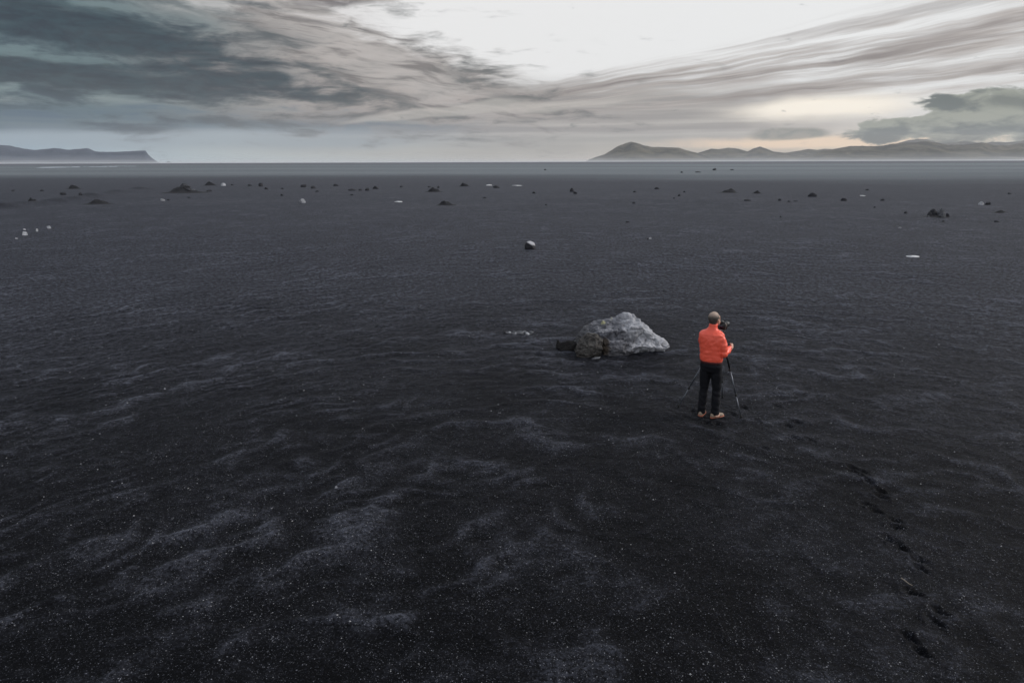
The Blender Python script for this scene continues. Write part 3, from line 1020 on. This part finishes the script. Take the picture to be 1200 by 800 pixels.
m, nb, pb = material("pumice_grit")
at = nb.node("ShaderNodeAttribute", attribute_name="tone")
nb.put(pb.inputs['Base Color'], nb.ramp(S(nb, at.outputs['Fac']), [(0, (.004, .004, .006)), (.4, (.014, .0145, .018)), (.7, (.10, .104, .118)), (.93, (.26, .265, .28)), (1, (.32, .32, .32))]))
pb.inputs['Roughness'].default_value = .8
o = link("gravel", build_gravel(), m, smooth=False)
tag(o, "fine loose grit and pumice grains strewn over the near black sand", "gravel", kind="stuff")


# ------------------------------------------------------------------ far land
def hill(name, depth, thick, prof, mat, label, seed, rough=1.0, step=6.0):
    """prof: skyline as (px, py); a massif with its own depth standing at distance `depth`"""
    xs0 = [a for a, _ in prof]
    n = 220
    bm = bmesh.new()
    rows = []
    K = 26
    for j in range(K + 1):
        t = j / K                          # 0 front foot, ~.5 crest, 1 back foot
        row = []
        for i in range(n + 1):
            px = xs0[0] + (xs0[-1] - xs0[0]) * i / n
            py = np.interp(px, xs0, [b for _, b in prof])
            d = ray(px, py)
            kk = depth / d.y
            X0 = d.x * kk; Hh = max(0.0, CAM_H + d.z * kk)
            s_ = math.sin(math.pi * min(1, t)) ** (1.15 if t < .5 else .8)
            yy = depth + (t - .5) * thick
            q = Vector((X0 / 420, yy / 420, seed * 3.3))
            gul = abs(mnoise.noise(Vector((X0 / 190 + mnoise.noise(q) * 1.2, yy / 700, seed)))) * 1.0
            fr = mnoise.fractal(q * 2.2, 1.0, 2.1, 5)
            cut = (1 - math.exp(-((t - .5) / .12) ** 2))
            z = Hh * s_ * (1 - cut * .35 * gul * rough) + Hh * .16 * fr * cut * s_ * rough + (Hh * .035 * mnoise.noise(q * 9) * s_)
            X1 = X0 * (yy / depth)
            edge = 1.0
            row.append(bm.verts.new((X1, yy, z - 3 if (j in (0, K) or i in (0, n)) else z)))
        rows.append(row)
    for j in range(K):
        for i in range(n):
            bm.faces.new((rows[j][i], rows[j][i + 1], rows[j + 1][i + 1], rows[j + 1][i]))
    bmesh.ops.recalc_face_normals(bm, faces=bm.faces)
    o = bm_link(name, bm, mat)
    tag(o, label, "hills", kind="structure")
    return o


def hill_mat(name, a, b, c):
    m, nb, p = material(name)
    tc = nb.node("ShaderNodeTexCoord").outputs['Object']
    n1 = nb.noise(tc, .006, 6, .6, .5)
    n2 = nb.noise(tc, .03, 5, .65, .3)
    cc = nb.mix(nb.ss(.35, .65, n1), a, b)
    cc = nb.mix(nb.ss(.5, .75, n2) * .6, cc, c)
    nb.put(p.inputs['Base Color'], cc)
    p.inputs['Roughness'].default_value = .95
    p.inputs['Specular IOR Level'].default_value = .1
    bn = nb.node("ShaderNodeBump"); bn.inputs['Strength'].default_value = .7; bn.inputs['Distance'].default_value = 14
    nb.put(bn.inputs['Height'], n2)
    nb.put(p.inputs['Normal'], bn.outputs[0])
    return m


M_hill = hill_mat("mossy_hills", (.030, .031, .020), (.120, .108, .074), (.050, .045, .036))
M_cliff = hill_mat("blue_grey_cliffs", (.040, .056, .080), (.064, .080, .105), (.052, .062, .080))  # bluish tint of the haze put into the cliff colour

hill("headland", 5600, 1500, [(-420, 160), (-300, 166), (-160, 163), (-60, 169), (0, 170.3), (12, 171), (26, 174), (38, 175.6), (52, 175.2), (62, 173.8), (70, 174.2), (80, 175.6),
                              (92, 174.6), (103, 173.8), (110, 177), (118, 178.2), (140, 178), (160, 177), (170.5, 176.6), (173, 180.5), (179, 186), (185, 190), (190, 191.2)],
     M_cliff, "long blue grey headland with a flat top and a steep cliff nose at the left", 1.0, .8)
hill("sea_stack", 5400, 120, [(194, 191.2), (196, 189.4), (198, 188.8), (200, 190), (202, 191.2)], M_cliff, "tiny rock stack off the tip of the left headland", 7.0, .3)
hill("peak", 6000, 1900, [(686, 189.5), (690, 187.2), (697, 184.6), (708, 181.2), (716, 176.6), (724, 171.6), (733, 168), (740, 166.2), (745, 167.2), (754, 170.2), (763, 172.2), (778, 172.6), (795, 173.4),
                          (804, 176.0), (815, 178.8), (824, 181.6), (834, 184.5), (845, 188), (850, 189.2)], M_hill, "broad pointed hill, tallest on the skyline right of centre", 2.0)
hill("rolling_hills", 7600, 1500, [(800, 189), (812, 181.0), (822, 178.0), (834, 174.4), (842, 175), (855, 173.2), (866, 174.6), (876, 177.6), (883, 174), (890, 171.8), (897, 174), (906, 177.6), (920, 179.2), (935, 177),
                                   (947, 174.8), (958, 175.8), (968, 174.4), (985, 176), (1010, 180), (1030, 189)], M_hill, "low rolling hills with a small cone behind the pointed hill", 3.0)
hill("near_hump", 6500, 700, [(886, 189), (898, 184), (910, 180.6), (918, 179.6), (930, 181.5), (945, 184.5), (960, 189)], M_hill, "small rounded hump before the rolling hills", 5.0)
hill("long_ridge", 5700, 1800, [(930, 189), (945, 182.5), (965, 177.2), (980, 174.2), (997, 171.0), (1015, 171.4), (1033, 171), (1045, 168.8), (1060, 167.6), (1078, 166.2), (1086, 165.4), (1096, 167.4), (1112, 170),
                                (1128, 169.8), (1140, 168.8), (1152, 166.8), (1166, 170.4), (1182, 170.6), (1194, 167.8), (1210, 169), (1260, 164), (1330, 170), (1420, 166), (1560, 175), (1700, 188)],
     M_hill, "long dark ridge filling the skyline at the right", 4.0)
hill("back_ridge", 9400, 1500, [(1040, 188), (1052, 168), (1066, 164.2), (1076, 163), (1088, 164), (1104, 168.5), (1118, 167), (1136, 165.8), (1152, 168.5), (1164, 166), (1180, 167), (1200, 165), (1280, 160), (1400, 170), (1500, 188)],
     M_hill, "faint farther ridge peeping over the long dark ridge", 6.0)

# surf: broken white line far out at the left
bm = bmesh.new()
rr = random.Random(5)
for k in range(34):
    px = rr.uniform(48, 158); py = 196.6 - (px - 48) / 110 * 1.6 + rr.uniform(-.5, .5)
    q = G(px, py)
    L = rr.uniform(1.5, 7); Wd = rr.uniform(2, 6)
    vs = []
    for i in range(10):
        a = 2 * math.pi * i / 10
        f = 1 + rr.uniform(-.25, .25)
        vs.append((q.x + math.cos(a) * L * f, q.y + math.sin(a) * Wd * f))
    lo = [bm.verts.new((a, b, .02)) for a, b in vs]
    hi = [bm.verts.new((q.x + (a - q.x) * .8, q.y + (b - q.y) * .8, .28)) for a, b in vs]
    bm.faces.new(hi)
    for i in range(10):
        j = (i + 1) % 10
        bm.faces.new((lo[i], lo[j], hi[j], hi[i]))
o = bm_link("surf", bm, simple("white_foam", (.30, .33, .36), .8, var=.2, scale=.3))
tag(o, "broken white line of surf before the left headland", "surf", kind="stuff")


# ------------------------------------------------------------------ air
def volume_mat(name, colr, dens, an=.2):
    m = bpy.data.materials.new(name)
    m.use_nodes = True
    t = m.node_tree
    t.nodes.remove(t.nodes["Principled BSDF"])
    v = t.nodes.new("ShaderNodeVolumePrincipled")
    v.inputs['Color'].default_value = (*colr, 1)
    v.inputs['Density'].default_value = dens
    v.inputs['Anisotropy'].default_value = an
    t.links.new(v.outputs[0], t.nodes['Material Output'].inputs['Volume'])
    m.cycles.homogeneous_volume = True
    return m


bm = bmesh.new()
bmesh.ops.create_cube(bm, size=1.0)
for v in bm.verts:
    v.co = Vector((v.co.x * 22000, v.co.y * 22000, -1.5 if v.co.z < 0 else 420))
o = bm_link("haze", bm, volume_mat("thin_air", (.93, .95, 1.0), 3.8e-5), smooth=False)
tag(o, "thin pale haze filling the air over the plain", "haze", kind="stuff")

# low mist bank lying before the hills, thick at its foot and thinning upward
bm = bmesh.new()
n = 120
rows = []
sect = [(3300, .6), (4300, .14), (4750, .42), (4880, 1.0), (4950, .5), (5000, .6)]
for i in range(n + 1):
    X_ = -7000 + 14000 * i / n
    Hh = 62 + 18 * mnoise.noise(Vector((X_ / 900, 0, 3))) + 8 * mnoise.noise(Vector((X_ / 220, 0, 8)))
    row = []
    for j, (yy, f) in enumerate(sect):
        z = .8 if j in (0, 5) else Hh * f
        row.append(bm.verts.new((X_, yy, z)))
    rows.append(row)
for i in range(n):
    for j in range(6):
        k = (j + 1) % 6
        bm.faces.new((rows[i][j], rows[i][k], rows[i + 1][k], rows[i + 1][j]))
bm.faces.new(rows[0]); bm.faces.new(rows[-1][::-1])
bmesh.ops.recalc_face_normals(bm, faces=bm.faces)
mist = bm_link("mist", bm, volume_mat("ground_mist", (.97, .985, 1.0), 9.0e-4, .1), smooth=False)
tag(mist, "pale low mist lying along the foot of the far hills", "mist", kind="stuff")


# ------------------------------------------------------------------ photographer
def tube(bm, pts, radii, n=14):
    """closed tapering tube; radii may be (rx, ry)"""
    P = [Vector(p) for p in pts]
    prev = None
    ups = None
    for i, p_ in enumerate(P):
        if i == 0: d = P[1] - P[0]
        elif i == len(P) - 1: d = P[-1] - P[-2]
        else: d = P[i + 1] - P[i - 1]
        d.normalize()
        if ups is None:
            ups = Vector((0, 1, 0)) if abs(d.y) < .8 else Vector((0, 0, 1))
        side = d.cross(ups).normalized()
        up = side.cross(d).normalized()
        ups = up
        r = radii[i]
        rx, ry = r if isinstance(r, tuple) else (r, r)
        ring = [bm.verts.new(p_ + side * (rx * math.cos(a)) + up * (ry * math.sin(a))) for a in [2 * math.pi * k / n for k in range(n)]]
        if prev:
            for k in range(n): bm.faces.new((prev[k], prev[(k + 1) % n], ring[(k + 1) % n], ring[k]))
        else: bm.faces.new(ring[::-1])
        prev = ring
    bm.faces.new(prev)
    for i in (0, -1):
        r = radii[i]
        rx = max(r) if isinstance(r, tuple) else r
        if not isinstance(r, tuple): ball(bm, P[i], (r, r, r))


def ball(bm, c, rad, rot=None, seg=20):
    ret = bmesh.ops.create_uvsphere(bm, u_segments=seg, v_segments=seg // 2 + 2, radius=1.0)
    for v in ret['verts']:
        q = Vector((v.co.x * rad[0], v.co.y * rad[1], v.co.z * rad[2]))
        if rot: q = rot @ q
        v.co = q + Vector(c)


def loftz(bm, secs, n=32, sq=2.3):
    prev = None
    for (z, cx, cy, rx, ry) in secs:
        ring = []
        for k in range(n):
            a = 2 * math.pi * k / n
            c, s_ = math.cos(a), math.sin(a)
            e_ = 2 / sq
            ring.append(bm.verts.new((cx + rx * math.copysign(abs(c) ** e_, c), cy + ry * math.copysign(abs(s_) ** e_, s_), z)))
        if prev:
            for k in range(n): bm.faces.new((prev[k], prev[(k + 1) % n], ring[(k + 1) % n], ring[k]))
        else: bm.faces.new(ring[::-1])
        prev = ring
    bm.faces.new(prev)


def remesh(bm, voxel, smooth=3, fac=.5, disp=None):
    """fuse overlapping closed shapes into one continuous surface"""
    me = bpy.data.meshes.new("tmp")
    bmesh.ops.recalc_face_normals(bm, faces=bm.faces)
    bm.to_mesh(me); bm.free()
    o = bpy.data.objects.new("tmp", me)
    COL.objects.link(o)
    md = o.modifiers.new("r", 'REMESH'); md.mode = 'VOXEL'; md.voxel_size = voxel
    sm = o.modifiers.new("s", 'SMOOTH'); sm.iterations = smooth; sm.factor = fac
    dg = bpy.context.evaluated_depsgraph_get()
    out = bpy.data.meshes.new_from_object(o.evaluated_get(dg))
    bpy.data.objects.remove(o); bpy.data.meshes.remove(me)
    if disp:
        nv = len(out.vertices)
        nrm = [v.normal.copy() for v in out.vertices]
        for v, nn in zip(out.vertices, nrm): v.co = v.co + nn * disp(v.co, nn)
    out.update()
    return out


FACE = R(33)
PX, PY = 3.29, 10.79
PZ = hz(PX, PY) - .005
person = empty("person", (PX, PY, PZ), -FACE)
tag(person, "person seen from behind in orange red jacket and black trousers, at a tripod", "person")

SL, SR = Vector((-.205, .0, 1.405)), Vector((.150, .0, 1.405))
EL, ER = Vector((-.225, .16, 1.16)), Vector((.215, -.03, 1.13))
HL, HR = Vector((-.06, .36, 1.40)), Vector((.245, .205, 1.185))
HC = Vector((-.015, .055, 1.665))          # head centre
HROT = Matrix.Rotation(R(-26), 3, 'Z') @ Matrix.Rotation(R(12), 3, 'X') @ Matrix.Rotation(R(-6), 3, 'Y')


def hand(bm, wrist, direc, palm_n, curl, flip=1):
    """palm with four bent fingers and a thumb"""
    d = direc.normalized(); nrm = palm_n.normalized()
    nrm = (nrm - d * nrm.dot(d)).normalized()
    side = d.cross(nrm).normalized() * flip
    ball(bm, wrist + d * .045, (.030, .046, .016), Matrix((side, d, nrm)).transposed())
    ball(bm, wrist + d * .075, (.038, .030, .015), Matrix((side, d, nrm)).transposed())
    for k, (off, ln) in enumerate(((-.028, .068), (-.010, .078), (.010, .073), (.028, .058))):
        a = wrist + d * .088 + side * off
        pts = [a - d * .03]
        ang = 0
        p_ = a
        for sg in range(3):
            seg = ln * (.44, .32, .24)[sg]
            ang += curl * (.8 + .08 * k)
            p_ = p_ + (d * math.cos(ang) + nrm * math.sin(ang)) * seg
            pts.append(p_)
        tube(bm, pts, [.0095, .009, .0085, .0072], 8)
    t0 = wrist + d * .03 - side * .024
    t1 = t0 - side * .022 + d * .03 + nrm * .014
    t2 = t1 + d * .024 + nrm * .022 - side * .002
    tube(bm, [t0, t1, t2], [.013, .0105, .0085], 8)


# -- body: one continuous surface
bm = bmesh.new()
loftz(bm, [(.84, 0, .0, .15, .10), (.95, -.005, 0, .165, .11), (1.08, -.015, .005, .15, .10), (1.25, -.025, .01, .155, .105), (1.39, -.030, .01, .145, .085), (1.45, -.033, .01, .09, .065), (1.5, -.035, .012, .06, .055)])
tube(bm, [(-.035, .01, 1.44), (-.02, .035, 1.58)], [.058, .053])
ball(bm, HC + HROT @ Vector((0, -.006, .018)), (.077, .094, .098), HROT)
ball(bm, HC + HROT @ Vector((0, .028, -.05)), (.056, .066, .066), HROT)
ball(bm, HC + HROT @ Vector((0, .103, -.022)), (.012, .022, .020), HROT)
ball(bm, HC + HROT @ Vector((0, .082, -.075)), (.024, .016, .008), HROT)
ball(bm, HC + HROT @ Vector((0, .080, .028)), (.050, .016, .010), HROT)
for s_ in (-1, 1): ball(bm, HC + HROT @ Vector((s_ * .079, -.004, -.012)), (.011, .020, .031), HROT)
for s_, sh, el_, ha in ((-1, SL, EL, HL), (1, SR, ER, HR)):
    tube(bm, [sh - Vector((s_ * .035, 0, .02)), sh.lerp(el_, .5) - Vector((s_ * .012, 0, 0)), el_ - Vector((s_ * .010, 0, 0)), el_.lerp(ha, .5), ha], [.046, .042, .036, .032, .025])
hand(bm, HR, Vector((.0, 1, .25)), Vector((-.9, .1, -.2)), .62, -1)
hand(bm, HL, Vector((.25, .9, .35)), Vector((.7, -.2, .5)), .55, 1)
for s_, kx, kf, ax_, af in ((-1, -.105, .03, -.105, -.01), (1, .105, .02, .118, .0)):
    tube(bm, [(s_ * .085, 0, .88), (kx, kf, .49), (ax_, af - .02, .09)], [.078, .048, .034])
    ball(bm, (ax_ + (.03 if s_ > 0 else 0), af + .03, .05), (.045, .10, .04))
M_skin = simple("skin", (.52, .30, .22), .55, var=.08, scale=30)
body = link("body", remesh(bm, .007, 2), M_skin, person)
for s_ in (-1, 1):
    bm = bmesh.new(); ball(bm, HC + HROT @ Vector((s_ * .031, .086, .004)), (.011, .011, .011), seg=12)
    bm_link("eye", bm, simple("eye", (.1, .08, .06), .2), body)


# -- trousers
def wr(p_, n_):
    q = Vector((p_.x * 9, p_.y * 9, p_.z * 16))
    return .005 * mnoise.fractal(q, 1.0, 2.0, 3) + .004 * math.sin(p_.z * 55 + p_.x * 20 + 3 * mnoise.noise(p_ * 6)) * (1 if p_.z < .55 else .4)


bm = bmesh.new()
loftz(bm, [(.80, 0, -.005, .135, .105), (.90, 0, -.01, .178, .132), (1.0, -.005, -.002, .172, .122), (1.02, -.005, 0, .165, .115)])
for s_, kx, kf, ax_, af in ((-1, -.105, .03, -.108, -.015), (1, .108, .02, .118, -.005)):
    tube(bm, [(s_ * .083, -.004, .90), (s_ * .094, .008, .70), (kx, kf, .49), ((kx + ax_) / 2, .0, .28), (ax_, af, .13), (ax_, af, .085)],
         [.097, .090, .072, .070, .066, .070], 20)
M_trou = simple("black_trousers", (.0075, .008, .011), .85, var=.3, scale=12, bump=.3, bscale=300, spec=.25)
link("trousers", remesh(bm, .011, 3, disp=wr), M_trou, person)


# -- jacket
def wj(p_, n_):
    q = Vector((p_.x * 9 + p_.z * 3, p_.y * 8, p_.z * 10 - p_.x * 4))
    a = .0085 * mnoise.fractal(q, 1.0, 2.0, 4)
    b = .0010 * math.sin(p_.z * 2 * math.pi / .075 + 1.2 * mnoise.noise(p_ * 5) + p_.x * 3)
    return a + b


bm = bmesh.new()
loftz(bm, [(.975, -.008, .0, .188, .134), (1.02, -.010, .0, .200, .146), (1.10, -.014, .0, .192, .140), (1.22, -.022, .004, .205, .145), (1.34, -.028, .006, .222, .146),
           (1.43, -.032, .008, .218, .128), (1.475, -.034, .012, .165, .098), (1.505, -.033, .018, .095, .080), (1.535, -.031, .022, .074, .072), (1.59, -.026, .030, .070, .070), (1.60, -.026, .031, .062, .062)], 40, 2.4)
for s_, sh, el_, ha in ((-1, SL, EL, HL), (1, SR, ER, HR)):
    t_ = el_.lerp(ha, .88)
    tube(bm, [sh - Vector((s_ * .03, 0, -.01)), sh.lerp(el_, .5) + Vector((s_ * .010, -.006, 0)), el_, el_.lerp(ha, .45), t_], [.066, .064, .058, .053, .042], 20)
    ball(bm, el_, (.060, .062, .060))
M_jack = simple("orange_red_nylon", (1.0, .120, .066), .42, var=.10, scale=9, bump=.35, bscale=45)
jacket = link("jacket", remesh(bm, .009, 2, disp=wj), M_jack, person)
jacket.scale = (.945, 1, 1)
bm = bmesh.new()
loftz(bm, [(.945, -.007, .0, .182, .129), (.955, -.007, .0, .189, .136), (.985, -.008, .0, .191, .138), (.992, -.008, .0, .185, .131)], 40, 2.4)
bm_link("hem", bm, simple("dark_red_hem", (.05, .006, .006), .7), jacket)
for ha, el_ in ((HL, EL), (HR, ER)):
    bm = bmesh.new(); t_ = el_.lerp(ha, .88)
    tube(bm, [el_.lerp(ha, .82), el_.lerp(ha, .92)], [(.044, .044), (.039, .039)], 20)
    bm_link("cuff", bm, simple("red_cuff", (.42, .028, .018), .7), jacket)
# a small dark stitch line across the back of the neck
bm = bmesh.new(); tube(bm, [(-.075, -.085, 1.452), (-.035, -.098, 1.448), (.01, -.088, 1.452)], [.004, .004, .004], 8)
bm_link("back_seam", bm, simple("seam", (.10, .012, .01), .8), jacket)

# -- hair
bm = bmesh.new()
ball(bm, HC + HROT @ Vector((0, -.016, .030)), (.088, .100, .100), HROT)
ball(bm, HC + HROT @ Vector((0, -.050, -.025)), (.068, .052, .070), HROT)
me = remesh(bm, .006, 1, disp=lambda p_, n_: .004 * mnoise.fractal(p_ * 60, 1, 2, 3))
b2 = bmesh.new(); b2.from_mesh(me)
inv = HROT.inverted()
kill = []
for v in b2.verts:
    q = inv @ (v.co - HC)
    if q.y > .035 + .55 * max(0, q.z - .045) or (q.y > -.03 and q.z < -.02): kill.append(v)
bmesh.ops.delete(b2, geom=kill, context='VERTS')
m, nb, pb = material("grey_hair")
tc = nb.node("ShaderNodeTexCoord").outputs['Object']
mp = nb.node("ShaderNodeMapping"); mp.inputs['Scale'].default_value = (260, 120, 60); nb.put(mp.inputs[0], tc)
nh_ = nb.noise(mp.outputs[0], 1, 4, .7)
sp = nb.node("ShaderNodeSeparateXYZ"); nb.put(sp.inputs[0], tc)
topz = nb.ss(1.69, 1.78, S(nb, sp.outputs[2]))
nb.put(pb.inputs['Base Color'], nb.mix(topz, nb.mix(nb.ss(.35, .65, nh_), (.025, .020, .016), (.10, .088, .075)), nb.mix(nb.ss(.35, .65, nh_), (.30, .21, .16), (.52, .40, .32))))
pb.inputs['Roughness'].default_value = .7
bm_link("hair", b2, m, body)

# -- shoes
M_shoe = simple("tan_suede", (.30, .23, .17), .8, var=.2, scale=40)
M_sole = simple("orange_rubber_sole", (.34, .11, .06), .7)
M_sock = simple("pale_sock", (.38, .34, .29), .9)
for s_, ax_, af, rot in ((-1, -.108, -.015, 4), (1, .118, -.005, -34)):
    rt = Matrix.Rotation(R(rot), 3, 'Z')
    e0 = Vector((ax_, af, 0))
    bm = bmesh.new()

    def bl(c, r_): ball(bm, e0 + rt @ Vector(c), r_, rt)
    bl((0, -.035, .055), (.042, .050, .045)); bl((0, .03, .058), (.043, .080, .036)); bl((0, .105, .048), (.047, .075, .028)); bl((0, .01, .09), (.045, .055, .045))
    tube(bm, [e0 + Vector((0, 0, .07)), e0 + Vector((0, 0, .125))], [(.048, .052), (.046, .05)])
    sh = link("shoe", remesh(bm, .006, 2), M_shoe, person)
    bm = bmesh.new()
    pts2 = [(-.04, -.06), (-.046, .0), (-.043, .06), (-.052, .12), (-.040, .165), (0, .188), (.040, .165), (.052, .12), (.043, .06), (.046, 0), (.04, -.06), (0, -.09)]
    lo = [bm.verts.new(e0 + rt @ Vector((a, b, .0))) for a, b in pts2]
    hi = [bm.verts.new(e0 + rt @ Vector((a * 1.02, b * 1.01, .03))) for a, b in pts2]
    bm.faces.new(lo); bm.faces.new(hi[::-1])
    for i in range(12):
        j = (i + 1) % 12
        bm.faces.new((lo[i], hi[i], hi[j], lo[j]))
    bm_link("sole", bm, M_sole, sh)

# ------------------------------------------------------------------ tripod
TP = Vector((3.515, 11.14, 0))
APEX = 1.27
tripod = empty("tripod", (TP.x, TP.y, 0))
tag(tripod, "black and grey camera tripod with spread legs standing in front of the person", "tripod")
M_blackm = simple("black_metal", (.012, .012, .014), .45, .2)
M_greym = simple("grey_anodised_leg", (.12, .13, .15), .35, .6)
M_rub = simple("black_rubber", (.015, .015, .015), .8)
feet = [G(794.5, 477.5), G(868.5, 490.5), G(846.5, 466.5)]
bm = bmesh.new()
tube(bm, [(0, 0, 1.0), (0, 0, 1.33)], [(.014, .014), (.014, .014)])
bm_link("centre_column", bm, M_blackm, tripod)
bm = bmesh.new()
tube(bm, [(0, 0, 1.235), (0, 0, 1.25), (0, 0, 1.285), (0, 0, 1.30)], [(.035, .035), (.050, .050), (.050, .050), (.026, .026)], 18)
bm_link("crown", bm, M_blackm, tripod)
for i, f in enumerate(feet):
    f = Vector((f.x - TP.x, f.y - TP.y, hz(f.x, f.y)))
    d2 = Vector((f.x, f.y, 0)).normalized()
    t0 = d2 * .042 + Vector((0, 0, APEX))
    dn = (f - t0)
    L = dn.length
    bm = bmesh.new()
    tube(bm, [t0, t0 + dn * .40], [(.0155, .0155), (.0155, .0155)], 14)
    leg = bm_link("leg", bm, M_blackm, tripod)
    bm = bmesh.new(); tube(bm, [t0 + dn * .40, t0 + dn * .72], [(.0125, .0125), (.0125, .0125)], 14); bm_link("lower_section", bm, M_greym, leg)
    bm = bmesh.new(); tube(bm, [t0 + dn * .72, t0 + dn * .975], [(.0100, .0100), (.0100, .0100)], 14); bm_link("lower_section", bm, M_greym, leg)
    for q in (.40, .72):
        bm = bmesh.new(); tube(bm, [t0 + dn * (q - .018), t0 + dn * (q - .012), t0 + dn * (q + .012), t0 + dn * (q + .018)], [(.015, .015), (.020, .020), (.020, .020), (.015, .015)], 14)
        bm_link("leg_lock", bm, M_rub, leg)
    bm = bmesh.new(); tube(bm, [t0 + dn * .965, t0 + dn * 1.0], [(.013, .013), (.016, .016)], 14); bm_link("rubber_foot", bm, M_rub, leg)
fw = Vector((math.sin(FACE), math.cos(FACE), 0)); rt_ = Vector((math.cos(FACE), -math.sin(FACE), 0))
bm = bmesh.new()
ball(bm, (0, 0, 1.36), (.030, .030, .034)); tube(bm, [(0, 0, 1.33), (0, 0, 1.40)], [(.024, .024), (.019, .019)])
hd = link("head", remesh(bm, .006, 1), M_blackm, tripod)
bm = bmesh.new(); tube(bm, [(0, 0, 1.395), (0, 0, 1.412)], [(.034, .034), (.034, .034)], 18)
bm_link("quick_release_plate", bm, simple("silver_plate", (.55, .55, .56), .35, .8), hd)
# pan handle reaching back to the right hand
hw = person.matrix_basis @ (HR + Vector((0, .085, .03)))
hw = Vector((PX, PY, PZ)) + Matrix.Rotation(-FACE, 3, 'Z') @ (HR + Vector((-.01, .085, .03)))
e1 = hw - TP
bm = bmesh.new(); tube(bm, [(0, 0, 1.345), e1 - (e1 - Vector((0, 0, 1.345))) * .25], [(.006, .006), (.006, .006)], 10)
ph = bm_link("pan_handle", bm, M_blackm, hd)
bm = bmesh.new(); tube(bm, [e1 - (e1 - Vector((0, 0, 1.345))) * .3, e1 + (e1 - Vector((0, 0, 1.345))).normalized() * .035], [(.012, .012), (.014, .014)], 12)
bm_link("grip", bm, M_rub, ph)

# ------------------------------------------------------------------ the camera on it
dslr = empty("photo_camera", (TP.x, TP.y, 1.415), -FACE - R(14))
dslr.scale = (1.15, 1.15, 1.15)
tag(dslr, "black camera with a stout lens mounted on the tripod head at eye level", "camera")
M_cam = simple("black_camera_shell", (.013, .013, .014), .5, var=.2)
M_glass = simple("lens_glass", (.01, .012, .03), .05)


def bxr(bm, c, s, bev=.006):
    ret = bmesh.ops.create_cube(bm, size=1.0)
    for v in ret['verts']: v.co = Vector((v.co.x * s[0] + c[0], v.co.y * s[1] + c[1], v.co.z * s[2] + c[2]))
    ed = list({e_ for v in ret['verts'] for e_ in v.link_edges})
    bmesh.ops.bevel(bm, geom=ed, offset=bev, segments=2, affect='EDGES')


bm = bmesh.new()
bxr(bm, (0, 0, .052), (.145, .055, .100), .010)
shell = bm_link("shell", bm, M_cam, dslr)
bm = bmesh.new(); bxr(bm, (.060, .030, .050), (.032, .040, .092), .012); bm_link("hand_grip", bm, M_rub, dslr)
bm = bmesh.new(); bxr(bm, (-.002, .002, .113), (.058, .060, .036), .010); pr = bm_link("prism_housing", bm, M_cam, dslr)
bm = bmesh.new(); bxr(bm, (-.002, -.036, .108), (.036, .022, .026), .006); bm_link("eyepiece", bm, M_rub, pr)
bm = bmesh.new(); tube(bm, [(0, .028, .055), (0, .06, .055), (0, .085, .055), (0, .15, .055), (0, .165, .055)], [(.036, .036), (.036, .036), (.040, .040), (.041, .041), (.043, .043)], 28)
ln = bm_link("lens", bm, M_cam, dslr)
bm = bmesh.new(); tube(bm, [(0, .095, .055), (0, .118, .055)], [(.0425, .0425), (.0425, .0425)], 28); bm_link("zoom_ring", bm, M_rub, ln)
bm = bmesh.new(); tube(bm, [(0, .166, .055), (0, .168, .055)], [(.036, .036), (.036, .036)], 28); bm_link("front_glass", bm, M_glass, ln)
bm = bmesh.new(); tube(bm, [(.045, -.005, .102), (.045, -.005, .115)], [(.012, .012), (.012, .012)], 16); bm_link("mode_dial", bm, M_cam, dslr)
bm = bmesh.new(); bxr(bm, (-.005, -.0285, .045), (.075, .004, .052), .0015); bm_link("rear_screen", bm, M_glass, dslr)
bm = bmesh.new()
tube(bm, [(.074, -.005, .085), (.095, -.03, .10), (.100, -.05, .06), (.085, -.055, -.01), (.06, -.05, -.08), (.02, -.05, -.10), (-.04, -.05, -.06), (-.085, -.04, .02), (-.080, -.02, .07), (-.073, -.005, .085)],
     [(.012, .002)] * 10, 8)
bm_link("strap", bm, simple("woven_strap", (.16, .12, .10), .8), dslr)
